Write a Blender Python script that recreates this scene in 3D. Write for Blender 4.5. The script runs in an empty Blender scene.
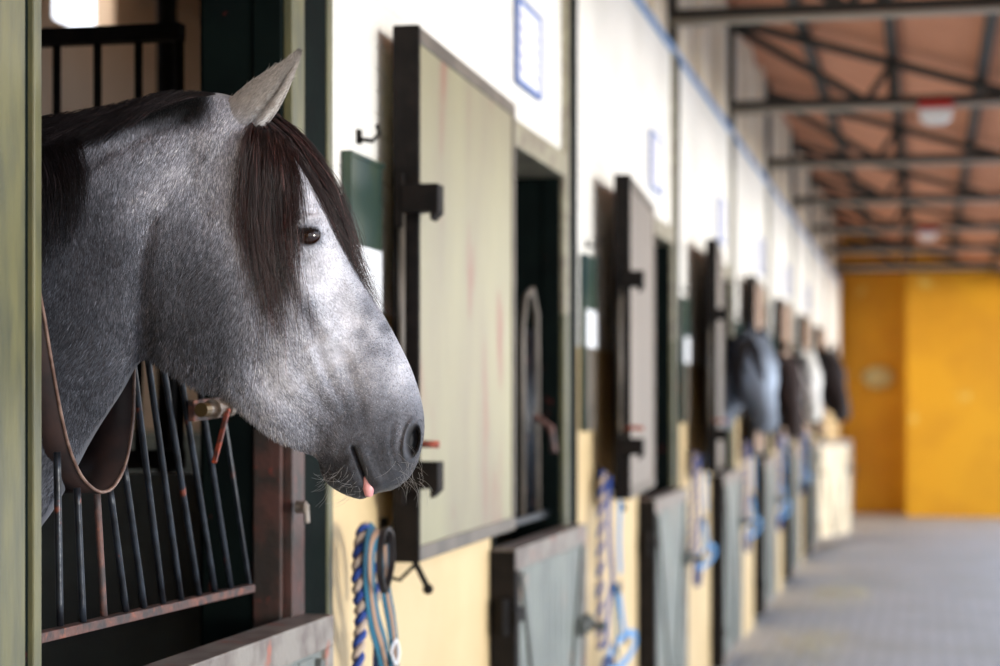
import bpy, math, random
import numpy as np
from mathutils import Vector
random.seed(7); rng = np.random.default_rng(11)
SC = bpy.context.scene
COL = SC.collection
# ------------------------------------------------------------------ camera model
F = 1950.0; TH = math.atan(425.0/F); CT, ST = math.cos(TH), math.sin(TH)
CAM = np.array([0.0, 0.0, 1.6])
RV = np.array([CT, ST, 0.0]); FV = np.array([-ST, CT, 0.0]); UV = np.array([0, 0, 1.0])
def wall_pt(px, py, D):
    """a point of the photo taken on the vertical plane X = -D (parallel to the aisle)"""
    z = F*D/(CT*(925.0-px))
    p = CAM + z*((px-500)/F*RV + FV + (403-py)/F*UV)
    return tuple(p)
# ------------------------------------------------------------------ materials
MATS = {}
def lin(c):
    return tuple((x/12.92 if x <= .04045 else ((x+.055)/1.055)**2.4) for x in c)
def rgb(r, g, b): return lin((r/255, g/255, b/255))
def mat(name, col, rough=.6, metal=0.0, col2=None, nscale=8, nlo=.4, nhi=.6, bump=0.0, bscale=60, spec=.5,
        stretch=(1, 1, 1), col3=None, n3=(3, .58, .66), coat=0):
    if name in MATS: return MATS[name]
    m = bpy.data.materials.new(name); m.use_nodes = True
    nt = m.node_tree; N = nt.nodes; L = nt.links; b = N['Principled BSDF']
    b.inputs['Base Color'].default_value = (*col, 1); b.inputs['Roughness'].default_value = rough
    b.inputs['Metallic'].default_value = metal; b.inputs['Specular IOR Level'].default_value = spec
    b.inputs['Coat Weight'].default_value = coat
    tc = N.new('ShaderNodeNewGeometry'); mp = N.new('ShaderNodeMapping'); mp.inputs['Scale'].default_value = stretch
    L.new(tc.outputs['Position'], mp.inputs['Vector'])
    def noise(s, lo, hi, detail=6):
        n = N.new('ShaderNodeTexNoise'); n.inputs['Scale'].default_value = s; n.inputs['Detail'].default_value = detail
        L.new(mp.outputs['Vector'], n.inputs['Vector'])
        r = N.new('ShaderNodeMapRange'); r.inputs['From Min'].default_value = lo; r.inputs['From Max'].default_value = hi
        L.new(n.outputs['Fac'], r.inputs['Value']); return r.outputs['Result']
    out = None
    if col2 is not None:
        mx = N.new('ShaderNodeMix'); mx.data_type = 'RGBA'
        mx.inputs[6].default_value = (*col, 1); mx.inputs[7].default_value = (*col2, 1)
        L.new(noise(nscale, nlo, nhi), mx.inputs[0]); out = mx.outputs[2]
    if col3 is not None:
        mx = N.new('ShaderNodeMix'); mx.data_type = 'RGBA'
        if out is None: mx.inputs[6].default_value = (*col, 1)
        else: L.new(out, mx.inputs[6])
        mx.inputs[7].default_value = (*col3, 1)
        L.new(noise(*n3), mx.inputs[0]); out = mx.outputs[2]
    if out is not None: L.new(out, b.inputs['Base Color'])
    if bump:
        n = N.new('ShaderNodeTexNoise'); n.inputs['Scale'].default_value = bscale; n.inputs['Detail'].default_value = 5
        L.new(mp.outputs['Vector'], n.inputs['Vector'])
        bp = N.new('ShaderNodeBump'); bp.inputs['Strength'].default_value = bump; bp.inputs['Distance'].default_value = .01
        L.new(n.outputs['Fac'], bp.inputs['Height']); L.new(bp.outputs['Normal'], b.inputs['Normal'])
    MATS[name] = m; return m
M_WHITE = mat('white wall paint', rgb(238, 236, 230), .55, col2=rgb(228, 226, 219), nscale=3)
M_YELL = mat('pale yellow wall paint', rgb(212, 188, 144), .6, col2=rgb(204, 179, 134), nscale=2.5, bump=.15, bscale=30, col3=rgb(205, 180, 130), n3=(5, .66, .75))
M_GREEN = mat('dark green painted steel', rgb(11, 20, 18), .75, spec=.06, col2=rgb(8, 15, 14), nscale=9, col3=rgb(80, 30, 26), n3=(14, .68, .72), bump=.1)
M_POST = mat('olive green painted steel', rgb(104, 102, 70), .42, col2=rgb(74, 77, 62), nscale=12, stretch=(3, 3, .6), nlo=.35, nhi=.7, bump=.08)
M_RED = mat('red oxide worn steel', rgb(80, 54, 48), .5, col2=rgb(50, 44, 40), nscale=14, col3=rgb(104, 52, 44), n3=(30, .62, .7), bump=.15)
M_FLANGE = mat('worn grey green steel edge', rgb(150, 146, 122), .4, col2=rgb(120, 112, 96), nscale=16, bump=.1)
M_DARK = mat('near black painted steel', rgb(19, 17, 16), .6, spec=.12, col2=rgb(28, 24, 22), nscale=20, bump=.12)
M_BAR = mat('dark steel bar', rgb(40, 46, 54), .32, metal=.3, col2=rgb(24, 27, 32), nscale=30, col3=rgb(120, 62, 46), n3=(26, .66, .72), bump=.1)
M_RUST = mat('rusty steel bar', rgb(96, 66, 58), .6, col2=rgb(58, 50, 50), nscale=40, bump=.2, col3=rgb(124, 76, 60), n3=(60, .56, .66))
M_ORANGE = mat('orange painted steel', rgb(176, 74, 44), .5, col2=rgb(74, 40, 34), nscale=45)
M_BRASS = mat('dull brass', rgb(120, 100, 66), .35, metal=.8)
M_STEEL = mat('dull zinc', rgb(150, 142, 132), .4, metal=.6, col2=rgb(110, 96, 84), nscale=50)
M_SHUT = mat('pale olive shutter paint', rgb(152, 148, 116), .4, col2=rgb(128, 120, 102), nscale=2.5, stretch=(1, 1, .35), nlo=.35, nhi=.65,
             col3=rgb(140, 92, 78), n3=(5.0, .60, .70), bump=.05)
M_SHUT2 = mat('grey beige shutter paint', rgb(140, 130, 120), .5, col2=rgb(124, 116, 108), nscale=3, stretch=(1, 1, .3))
M_SHUTB = mat('tan shutter paint', rgb(160, 128, 104), .5, col2=rgb(140, 112, 92), nscale=3)
M_SFRAME = mat('brown grey shutter frame', rgb(108, 100, 90), .45, col2=rgb(88, 82, 74), nscale=8)
M_DOOR = mat('grey green door paint', rgb(124, 130, 124), .45, col2=rgb(108, 114, 110), nscale=4, col3=rgb(150, 134, 120), n3=(6, .62, .72), bump=.08)
M_DOORRAIL = mat('worn grey door rail', rgb(134, 128, 120), .45, col2=rgb(106, 96, 90), nscale=14, col3=rgb(150, 92, 74), n3=(18, .6, .68), bump=.15)
M_STRAP = mat('dark grey door brace', rgb(88, 92, 88), .5)
M_CREAM = mat('cream door paint', rgb(236, 220, 190), .5, col2=rgb(220, 200, 165), nscale=5)  # paler panel colour of the ajar end door
M_PLATE = mat('dark teal name plate', rgb(36, 58, 60), .4, spec=.25, col2=rgb(56, 70, 58), nscale=7, stretch=(1, 1, .4), bump=.04)
M_CARD = mat('white card', rgb(235, 238, 242), .5)
M_BLUE = mat('blue frame', rgb(70, 110, 180), .5)
M_INK = mat('purple ink', rgb(150, 145, 185), .8)
M_PAPER = mat('white paper', rgb(232, 232, 238), .6)
M_TRUSS = mat('dark truss paint', rgb(46, 44, 38), .6)
M_PIPE = mat('pale conduit', rgb(175, 168, 155), .5)
M_ROOF = mat('terracotta roof boards', rgb(224, 158, 120), .8, col2=rgb(200, 132, 98), nscale=6, stretch=(.5, 4, 1), nlo=.3, nhi=.7)
M_TRIM = mat('blue grey gutter trim', rgb(120, 155, 200), .5)
M_CLER = mat('cream clerestory', rgb(244, 232, 208), .7, col2=rgb(232, 218, 192), nscale=4)
M_CLERD = mat('brown clerestory frame', rgb(140, 122, 98), .7)
M_FAR = mat('deep yellow wall', rgb(226, 162, 8), .65, col2=rgb(212, 148, 6), nscale=1.2, col3=rgb(232, 196, 96), n3=(2.6, .66, .74))
M_OVAL = mat('cream oval', rgb(200, 185, 130), .5)
M_BEIGE = mat('beige plaster', rgb(214, 184, 152), .8, col2=rgb(204, 172, 140), nscale=2)
M_PART = mat('dark grey green partition', rgb(92, 98, 94), .6, col2=rgb(76, 80, 78), nscale=5, bump=.1)
M_STALLF = mat('stall bedding floor', rgb(120, 100, 72), .9)
M_GLASS = mat('frosted stall window', rgb(230, 235, 240), .3)
M_RED2 = mat('red lamp housing', rgb(190, 44, 34), .5)
M_DIFF = mat('white lamp diffuser', rgb(236, 236, 232), .4)
M_ROPEB = mat('blue rope', rgb(34, 66, 140), .7, bump=.4, bscale=400)
M_ROPEW = mat('tan white rope', rgb(186, 168, 150), .8, bump=.4, bscale=400)
M_TEAL = mat('teal webbing', rgb(20, 92, 116), .6, bump=.2, bscale=500)
M_LBLUE = mat('light blue webbing', rgb(86, 150, 205), .6)
M_TAN = mat('tan webbing', rgb(160, 128, 104), .7)
M_BLACK = mat('black leather', rgb(28, 24, 26), .45, bump=.2, bscale=300)
M_EYE = mat('dark brown eye', rgb(34, 18, 11), .06, spec=.45, coat=0)
M_RIM = mat('worn pinkish steel rim', rgb(128, 104, 92), .45, col2=rgb(90, 66, 56), nscale=40)
M_BAND = mat('dark reddish steel band', rgb(52, 38, 35), .5, spec=.2, col2=rgb(34, 28, 28), nscale=14)
M_TONGUE = mat('pink tongue', rgb(222, 160, 160), .35, col2=rgb(205, 140, 142), nscale=90)
M_STRAW = mat('straw', rgb(190, 182, 150), .9)
# paving
mp_ = bpy.data.materials.new('grey block paving'); mp_.use_nodes = True
nt = mp_.node_tree; N = nt.nodes; L = nt.links; b = N['Principled BSDF']; b.inputs['Roughness'].default_value = .75
g = N.new('ShaderNodeNewGeometry'); br = N.new('ShaderNodeTexBrick')
br.inputs['Scale'].default_value = 1.0; br.inputs['Brick Width'].default_value = .22; br.inputs['Row Height'].default_value = .11
br.inputs['Mortar Size'].default_value = .006
br.inputs['Color1'].default_value = (*rgb(188, 185, 182), 1); br.inputs['Color2'].default_value = (*rgb(174, 172, 170), 1); br.inputs['Mortar'].default_value = (*rgb(110, 108, 106), 1)
L.new(g.outputs['Position'], br.inputs['Vector'])
no = N.new('ShaderNodeTexNoise'); no.inputs['Scale'].default_value = 1.2; no.inputs['Detail'].default_value = 6; L.new(g.outputs['Position'], no.inputs['Vector'])
r_ = N.new('ShaderNodeMapRange'); r_.inputs['From Min'].default_value = .45; r_.inputs['From Max'].default_value = .75; L.new(no.outputs['Fac'], r_.inputs['Value'])
mx = N.new('ShaderNodeMix'); mx.data_type = 'RGBA'; mx.inputs[7].default_value = (*rgb(160, 156, 148), 1)
L.new(br.outputs['Color'], mx.inputs[6]); L.new(r_.outputs['Result'], mx.inputs[0]); L.new(mx.outputs[2], b.inputs['Base Color'])
M_FLOOR = mp_
def attr_mat(name, rough, hair=False, spec=.3):
    m = bpy.data.materials.new(name); m.use_nodes = True
    nt = m.node_tree; b = nt.nodes['Principled BSDF']; a = nt.nodes.new('ShaderNodeAttribute'); a.attribute_name = 'coat'
    nt.links.new(a.outputs['Color'], b.inputs['Base Color']); b.inputs['Roughness'].default_value = rough
    b.inputs['Specular IOR Level'].default_value = spec
    if not hair:
        b.inputs['Sheen Weight'].default_value = .12
        tn = nt.nodes.new('ShaderNodeTexNoise'); tn.inputs['Scale'].default_value = 260; tn.inputs['Detail'].default_value = 4
        ge = nt.nodes.new('ShaderNodeNewGeometry'); nt.links.new(ge.outputs['Position'], tn.inputs['Vector'])
        bp = nt.nodes.new('ShaderNodeBump'); bp.inputs['Strength'].default_value = .25; bp.inputs['Distance'].default_value = .002
        nt.links.new(tn.outputs['Fac'], bp.inputs['Height']); nt.links.new(bp.outputs['Normal'], b.inputs['Normal'])
    return m
M_COAT = attr_mat('horse coat', .6)
M_FUR = attr_mat('horse fur', .7, True, .15)
M_MANE = attr_mat('horse mane hair', .42, True, .4)
M_MANE2 = attr_mat('horse black mane hair', .5, True, .12)

# ------------------------------------------------------------------ mesh helpers
class MB:
    def __init__(s): s.v = []; s.f = []; s.m = []; s.mi = 0
    def box(s, x0, x1, y0, y1, z0, z1):
        n = len(s.v)
        s.v += [(x0, y0, z0), (x1, y0, z0), (x1, y1, z0), (x0, y1, z0), (x0, y0, z1), (x1, y0, z1), (x1, y1, z1), (x0, y1, z1)]
        for q in ((0, 3, 2, 1), (4, 5, 6, 7), (0, 1, 5, 4), (1, 2, 6, 5), (2, 3, 7, 6), (3, 0, 4, 7)):
            s.f.append(tuple(n+i for i in q)); s.m.append(s.mi)
        return s
    def beam(s, a, b, w, h, up=(0, 0, 1)):
        a = Vector(a); b = Vector(b); d = (b-a).normalized(); up = Vector(up)
        if abs(d.dot(up)) > .98: up = Vector((0, 1, 0))
        sd = d.cross(up).normalized()*w/2; u = sd.cross(d).normalized()*h/2
        n = len(s.v)
        for p in (a, b):
            for q in (-sd-u, sd-u, sd+u, -sd+u): s.v.append(tuple(p+q))
        for q in ((0, 1, 2, 3), (7, 6, 5, 4), (0, 4, 5, 1), (1, 5, 6, 2), (2, 6, 7, 3), (3, 7, 4, 0)):
            s.f.append(tuple(n+i for i in q)); s.m.append(s.mi)
        return s
    def tube(s, pts, r, k=10, cap=True):
        pts = [Vector(p) for p in pts]; n0 = len(s.v); m = len(pts)
        rs = r if hasattr(r, '__len__') else [r]*m
        t0 = (pts[1]-pts[0]).normalized(); ref = Vector((0, 0, 1)) if abs(t0.z) < .9 else Vector((1, 0, 0))
        nrm = t0.cross(ref).normalized()
        for i, p in enumerate(pts):
            t = (pts[min(i+1, m-1)]-pts[max(i-1, 0)]).normalized()
            nrm = (nrm - t*nrm.dot(t)).normalized(); bi = t.cross(nrm)
            for j in range(k):
                a = 2*math.pi*j/k; s.v.append(tuple(p+rs[i]*(nrm*math.cos(a)+bi*math.sin(a))))
        for i in range(m-1):
            for j in range(k):
                j2 = (j+1) % k
                s.f.append((n0+i*k+j, n0+i*k+j2, n0+(i+1)*k+j2, n0+(i+1)*k+j)); s.m.append(s.mi)
        if cap:
            s.f.append(tuple(n0+j for j in range(k))[::-1]); s.m.append(s.mi)
            s.f.append(tuple(n0+(m-1)*k+j for j in range(k))); s.m.append(s.mi)
        return s
    def ribbon(s, pts, w, t, wdir):
        """flat strap along pts; w = width along wdir, t = thickness across"""
        pts = [Vector(p) for p in pts]; m = len(pts); n0 = len(s.v)
        for i, p in enumerate(pts):
            tg = (pts[min(i+1, m-1)]-pts[max(i-1, 0)]).normalized()
            wd = Vector(wdir[i] if isinstance(wdir, list) else wdir); wd = (wd-tg*wd.dot(tg)).normalized(); nn = tg.cross(wd)
            for a, c in ((-1, -1), (1, -1), (1, 1), (-1, 1)): s.v.append(tuple(p+wd*a*w/2+nn*c*t/2))
        for i in range(m-1):
            for j in range(4):
                j2 = (j+1) % 4
                s.f.append((n0+i*4+j, n0+i*4+j2, n0+(i+1)*4+j2, n0+(i+1)*4+j)); s.m.append(s.mi)
        s.f.append((n0+3, n0+2, n0+1, n0)); s.m.append(s.mi)
        s.f.append(tuple(n0+(m-1)*4+j for j in range(4))); s.m.append(s.mi)
        return s
    def prism(s, poly, a0, a1, fn):
        """extrude a 2-D polygon; fn(u, v, a) -> 3-D point"""
        n = len(s.v); k = len(poly)
        for a in (a0, a1):
            for u, v in poly: s.v.append(tuple(fn(u, v, a)))
        s.f.append(tuple(n+i for i in range(k))[::-1]); s.m.append(s.mi)
        s.f.append(tuple(n+k+i for i in range(k))); s.m.append(s.mi)
        for i in range(k):
            j = (i+1) % k; s.f.append((n+i, n+j, n+k+j, n+k+i)); s.m.append(s.mi)
        return s
    def ball(s, c, r, k=14, sc=(1, 1, 1)):
        n = len(s.v); kk = k//2
        for i in range(kk+1):
            th = math.pi*i/kk
            for j in range(k):
                ph = 2*math.pi*j/k
                s.v.append((c[0]+r*sc[0]*math.sin(th)*math.cos(ph), c[1]+r*sc[1]*math.sin(th)*math.sin(ph), c[2]+r*sc[2]*math.cos(th)))
        for i in range(kk):
            for j in range(k):
                j2 = (j+1) % k; s.f.append((n+i*k+j, n+(i+1)*k+j, n+(i+1)*k+j2, n+i*k+j2)); s.m.append(s.mi)
        return s
    def build(s, name, mats, parent=None, bevel=0, smooth=False, origin=None):
        me = bpy.data.meshes.new(name)
        vs = s.v
        if origin is not None: vs = [(x-origin[0], y-origin[1], z-origin[2]) for x, y, z in s.v]
        me.from_pydata(vs, [], s.f); me.update()
        import bmesh
        bm = bmesh.new(); bm.from_mesh(me); bmesh.ops.remove_doubles(bm, verts=bm.verts, dist=1e-6) if smooth else None
        bmesh.ops.recalc_face_normals(bm, faces=bm.faces); bm.to_mesh(me); bm.free()
        if not isinstance(mats, (list, tuple)): mats = [mats]
        for m in mats: me.materials.append(m)
        if len(me.polygons) == len(s.m): me.polygons.foreach_set('material_index', s.m)
        if smooth: me.polygons.foreach_set('use_smooth', [True]*len(me.polygons))
        o = bpy.data.objects.new(name, me); COL.objects.link(o)
        if origin is not None and parent is None: o.location = origin
        if parent: o.parent = parent
        if bevel:
            bv = o.modifiers.new('bevel', 'BEVEL'); bv.width = bevel; bv.segments = 2; bv.limit_method = 'ANGLE'
        return o
def tag(o, label=None, cat=None, group=None, kind=None):
    if label: o['label'] = label
    if cat: o['category'] = cat
    if group: o['group'] = group
    if kind: o['kind'] = kind
    return o
def thing(name, loc, label, cat, group=None, rotz=0):
    o = bpy.data.objects.new(name, None); COL.objects.link(o); o.location = loc; o.rotation_euler = (0, 0, rotz); o.empty_display_size = .05
    return tag(o, label, cat, group)
def copy_tree(o, parent=None):
    c = o.copy(); COL.objects.link(c)
    if parent: c.parent = parent
    for ch in list(o.children): copy_tree(ch, c)
    return c

# ------------------------------------------------------------------ layout of the stalls
WX = -1.2                       # aisle face of the stable wall
P0 = 2.9                        # stall module
FJ = lambda k: 3.83+P0*k        # outer edge of each far jamb, k = 0 is the big horse's stall
OPW = 1.07                      # opening width
OP = [(FJ(k)-.26-OPW, FJ(k)-.26) for k in range(8)]
SILL, HEAD, WTOP, WT = 0.0, 2.41, 3.30, .16
YEND = 28.6; YBEG = -3.0; YW = 1.80
# ------------------------------------------------------------------ floor
b = MB(); b.box(-6.0, 30, YBEG-12, 45, -.1, 0); o = b.build('floor', M_FLOOR); tag(o, 'grey block paving of the stable aisle', kind='structure')
b = MB(); b.box(-4.6, -1.45, YBEG, 28, 0.0, .03); tag(b.build('floor', M_STALLF), 'brown bedding floor inside the stalls', kind='structure')
# ------------------------------------------------------------------ left wall with openings; white part is ribbed sheet
lo = MB(); up = MB()
def rib_panel(mb, y0, y1, z0, z1):
    x = WX; zz = z0; prof = []
    while zz < z1-1e-6:
        ze = min(zz+.05, z1)
        prof += [(x+.0015, zz+.001), (x+.0015, ze-.005), (x-.001, ze-.004), (x-.001, ze-.001)]
        zz = ze
    n = len(mb.v)
    for y in (y0, y1):
        for (px, pz) in prof: mb.v.append((px, y, pz))
    k = len(prof)
    for i in range(k-1): mb.f.append((n+i, n+k+i, n+k+i+1, n+i+1)); mb.m.append(0)
    mb.box(x-WT, x-.003, y0, y1, z0, z1)
edges = [YBEG] + [e for a in OP for e in a] + [YEND]
for i in range(0, len(edges), 2):
    y0, y1 = edges[i], edges[i+1]
    lo.box(WX-WT, WX, y0, y1, 0, YW)
    rib_panel(up, y0, y1, YW, WTOP)
for (y0, y1) in OP: rib_panel(up, y0, y1, HEAD, WTOP)
tag(up.build('wall_left', M_WHITE), 'white ribbed upper wall over the stalls', kind='structure')
tag(lo.build('wall_left', M_YELL), 'pale yellow lower wall between the stall doors', kind='structure')
# blue trim on the wall top
b = MB(); b.tube([(WX+.012, YBEG, WTOP+.01), (WX+.012, YEND, WTOP+.01)], .015, 8); b.box(WX-WT, WX+.01, YBEG, YEND, WTOP, WTOP+.03)
tag(b.build('trim_1', M_TRIM), 'blue edge running along the top of the white wall', kind='structure')
# joints in the white wall, one by each post
# door frames (jamb posts + header) per stall
for k, (y0, y1) in enumerate(OP):
    e = .006
    b = MB(); ysl = FJ(k)
    mats = [M_GREEN, M_POST if k == 0 else M_FLANGE, M_RED if k == 0 else M_POST]
    # far jamb: dark green channel with two pale edges, floor to wall top
    b.mi = 0; b.box(WX-.003, WX+.012, y1+.072, FJ(k)-.035, 0, WTOP-.002)
    b.mi = 1 if k == 0 else 0; b.box(WX-.003, WX+(.016 if k == 0 else .012), FJ(k)-.035, FJ(k), 0, WTOP-.002)
    b.mi = 2; b.box(WX-.003, WX+.016, y1-.004, y1+.072, 0, 1.9)
    b.mi = 1; b.box(WX-.003, WX+.016, y1-.004, y1+.072, 1.9, WTOP-.002)
    # near jamb
    if k == 0:
        b.mi = 1; b.box(WX-.18, WX+.014, y0-.15, y0-.064, 0, HEAD+.05)
        b.mi = 0; b.box(WX-.18, WX+.006, y0-.064, y0-.039, 0, HEAD+.05)
        b.mi = 1; b.box(WX-.18, WX+.014, y0-.039, y0-.014, 0, HEAD+.05)
    else:
        b.mi = 0; b.box(WX-.18, WX+.008, y0-.02, y0+.01, 0, HEAD+.05)
    # header
    b.mi = 1; b.box(WX-.18, WX+.02, y0, y1, HEAD-(.05 if k else -.001), HEAD+.03)
    # reveal plates lining the far side of the opening
    b.mi = 0; b.box(-1.365, WX-.06, y1-.012, y1+.004, 0, HEAD); b.box(-1.375, -1.36, y1+.004, FJ(k)+.04, 0, HEAD)
    b.mi = 2 if k == 0 else 0; b.box(WX-.06, WX-.003, y1-.016, y1+.002, 0, 1.55)
    b.mi = 0; b.box(WX-.06, WX-.003, y1-.016, y1+.002, 1.55, HEAD)
    o = b.build('trim_%d' % (k+2), mats, bevel=.003)
    tag(o, 'green steel door frame of stall', kind='structure')
# ------------------------------------------------------------------ stall interiors
SL, SR = -4.6, WX-WT
b = MB(); b.box(SL-.12, SL, YBEG, YEND, 0, 3.68)
cuts = [YBEG, ]
for k in range(-1, 8):
    c = FJ(k)+.1
    cuts += [c+.05, c+.85]
cuts.append(YEND)
cuts = [c for c in cuts if c < YEND]+[YEND]
for i in range(0, len(cuts)-1, 2): b.box(SL-.12, SL, cuts[i], cuts[i+1], 3.68, 4.1)
tag(b.build('wall_back', M_BEIGE), 'beige plaster back wall inside the stalls', kind='structure')
b = MB(); b.box(SL-.12, SR, YBEG, 9.0, 4.1, 4.2); b.box(SL-.12, SR, 10.6, YEND, 4.1, 4.2); b.box(SL-.12, -3.6, 9.0, 10.6, 4.1, 4.2); b.box(-2.9, SR, 9.0, 10.6, 4.1, 4.2); tag(b.build('ceiling', M_BEIGE), 'beige ceiling above the stalls', kind='structure')  # unseen gap added in the ceiling to let sky light reach the back wall
b = MB(); b.box(SL-.12, WX, YBEG-.1, YBEG, 0, 4.1); b.box(SL-.12, WX, YEND, YEND+.1, 0, 4.1); tag(b.build('wall_end', M_BEIGE), 'end walls of the stall block', kind='structure')
for k in range(8):
    y = FJ(k)+.07
    p = thing('stall_partition', (-3, y, 0), 'dark stall partition with bars on top behind the big grey horse' if k == 0 else 'dark stall partition inside stall number %s from the big grey horse' % ['', 'two', 'three', 'four', 'five', 'six', 'seven', 'eight'][k], 'partition', 'stall partitions')
    b = MB(); b.box(-1.55, 1.56, -.03, .03, .03, 1.45); b.box(1.56, 1.6, -.03, .03, .03, 3.3); b.build('panel', M_PART, p)
    if k < 1:
        b = MB(); b.box(-1.5, 1.46, -.018, .018, 2.37, 2.405); b.box(-1.5, 1.46, -.02, .02, 1.46, 1.5); b.build('rail', M_DARK, p)
        for j in range(31):
            b = MB(); x = 1.455-j*.094; b.tube([(x, 0, 1.48), (x, 0, 2.38)], .0095, 8); b.build('bar', M_DARK, p, smooth=True)
# inner pipes seen blurred behind the bars
b = MB(); b.tube([(-2.14, 5.3, 0.03), (-2.14, 5.3, 4.1)], .03, 12); o = b.build('pipe', M_DARK, smooth=True, origin=(-2.2, 5.3, 0)); tag(o, 'dark vertical pipe in the stall behind the bars', 'pipe')
b = MB(); b.tube([(-2.02, 5.2, 3.0), (-1.85, 5.2, 1.5)], .012, 8); o = b.build('rope', M_DARK, smooth=True, origin=(-1.9, 5.2, 1.5)); tag(o, 'thin dark cord hanging slanted behind the bars', 'rope')

# ------------------------------------------------------------------ lower half doors
def bolt_part(parent, x, y, z):
    b = MB(); b.tube([(x, y-.10, z), (x, y+.10, z)], .016, 10); b.tube([(x, y-.02, z), (x+.05, y-.02, z)], .011, 8); b.ball((x+.055, y-.02, z), .018)
    b.box(x-.02, x+.006, y-.07, y-.045, z-.03, z+.03); b.box(x-.02, x+.006, y+.045, y+.07, z-.03, z+.03)
    return b.build('bolt', M_STRAP, parent, smooth=False)
def make_half_door(near=False):
    p = bpy.data.objects.new('half_door', None); COL.objects.link(p)
    W = 1.17 if not near else 1.20; H0, H1 = .08, 1.19
    b = MB(); b.box(-.055, -.005, .03, W-.03, H0, H1-.02)
    y = .12
    while y < W-.05: b.box(-.0052, -.0012, y-.046, y+.046, H0+.06, H1-.07) ; y += .1
    b.build('panel', M_DOOR, p, bevel=.0015)
    b = MB()
    b.mi = 0; b.box(-.07, .004, 0, W, H1-.062, H1); b.box(-.07, .004, 0, W, H0, H0+.06)
    b.box(-.07, .004, W-.05, W, H0+.06, H1-.062)
    b.mi = 1; b.box(-.07, .004, 0, .05, H0+.06, H1-.062); b.box(-.072, .002, -.006, 0, H0, H1-.006)
    b.build('frame', [M_DOORRAIL, M_DARK], p, bevel=.003)
    for (ya, yb) in ((.08, W*.5-.03), (W-.08, W*.5+.03)):
        b = MB(); b.beam((.002, ya, H1-.08), (.002, yb, H0+.08), .028, .012, up=(1, 0, 0)); b.build('brace', M_STRAP, p)
    for z in (.28, 1.0):
        b = MB(); b.tube([(-.03, -.022, z-.05), (-.03, -.022, z+.05)], .016, 10); b.box(-.03, .008, -.02, .10, z-.02, z+.02); b.build('hinge', M_DARK, p)
    bolt_part(p, .024, W-.12, .86)
    return p
ordn = ['the big grey horse', 'the empty stall next to the big grey horse', 'the second empty stall behind the big horse', 'the distant blue-grey horse', 'the first distant dark horse', 'the distant white horse', 'the farthest black horse', 'the last stall']
dgrp = 'lower half doors of the stalls'
d0 = make_half_door()
for k in range(8):
    d = d0 if k == 0 else copy_tree(d0)
    tag(d, 'grey-green lower half door with V braces closing ' + ('the stall of ' if ordn[k].find('horse') and not ordn[k].startswith('the empty') and not ordn[k].startswith('the sec') and k != 7 else '') + ordn[k], 'half door', dgrp)
    d.location = (-1.125, OP[k][0]-.04, 0)
    if k == 7:
        next(c for c in d.children if c.name.startswith('panel')).data = next(c for c in d.children if c.name.startswith('panel')).data.copy(); next(c for c in d.children if c.name.startswith('panel')).data.materials[0] = M_CREAM
        d['label'] = 'pale lower half door standing ajar into the aisle beyond the farthest horse'
        d.location = (-1.13, 21.2, 0); d.rotation_euler = (0, 0, -math.radians(16))
# ------------------------------------------------------------------ shutters (upper doors) folded back on the wall
def make_shutter(face, stripe=True):
    """local: hinge at y=0, leaf extends to -y, wall side is -x"""
    p = bpy.data.objects.new('upper_door', None); COL.objects.link(p)
    W, H = 1.17, 1.195; Z0 = 1.245
    b = MB(); b.box(-.052, -.006, -W+.012, -.01, Z0+.01, Z0+H-.01); b.build('panel', face, p)
    b = MB()
    b.mi = 0; b.box(-.06, 0, -W, 0, Z0+H-.035, Z0+H); b.box(-.06, 0, -W, 0, Z0, Z0+.035); b.box(-.06, 0, -.03, 0, Z0+.035, Z0+H-.035)
    b.mi = 1; b.box(-.06, .001, -W-.004, -W+.012, Z0, Z0+H+.002)
    b.build('frame', [M_SFRAME, M_DARK], p, bevel=.003)
    for z, hk in ((2.05, .07), (1.435, .07)):
        b = MB()
        poly = [(-.06, -.03), (-.06, hk/2), (.03, hk/2), (.03, -.028), (.012, -.046), (.012, -.024)]
        b.prism(poly, -W-.03, -W+.03, lambda u, v, a, z=z: (u+.02, a, z+v)); b.box(-.05, -.03, -W-.03, -W+.04, z-.06, z+.06)
        b.build('latch', M_DARK, p, bevel=.002)
    b = MB(); b.tube([(-.035, -W-.018, 1.45), (-.035, -W-.018, 2.07)], .008, 8); b.build('bolt_rod', M_SFRAME, p, smooth=True)
    b = MB(); b.tube([(-.02, -W-.018, 1.51), (.05, -W-.018, 1.508)], .008, 8); b.build('handle', M_ORANGE, p, smooth=True)
    for z in (1.35, 2.2):
        b = MB(); b.tube([(-.02, .015, z-.05), (-.02, .015, z+.05)], .014, 8); b.build('hinge', M_DARK, p)
    return p
sh1 = make_shutter(M_SHUT); sh2 = make_shutter(M_SHUT2); sh5 = make_shutter(M_SHUTB)
DN = {1: 1.10, 2: 1.058, 3: 1.04, 4: 1.09, 5: 1.12, 6: 1.12, 7: 1.13}
slab = {1: 'large pale olive upper door with red scratches folded back right of the horse head',
        2: 'narrow grey-beige upper door, second from the big horse, folded back on the wall',
        3: 'slim grey upper door, third from the big horse, beside the blue-grey horse',
        4: 'tan upper door folded back just above the distant blue-grey horse',
        5: 'tan upper door folded back above the first distant dark horse',
        6: 'small dark upper door folded back above the distant white horse',
        7: 'last and smallest upper door, above the farthest black horse'}
for k in range(1, 8):
    src = {1: sh1, 2: sh2, 4: sh5}.get(k)
    d = src if src else copy_tree(sh2 if k == 3 else sh5)
    D0 = 1.125; a = math.asin((D0-DN[k])/1.17)
    d.location = (-D0, OP[k][0]-.03, 0); d.rotation_euler = (0, 0, a)
    tag(d, slab[k], 'upper door', 'upper stall doors folded back on the wall')
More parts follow.
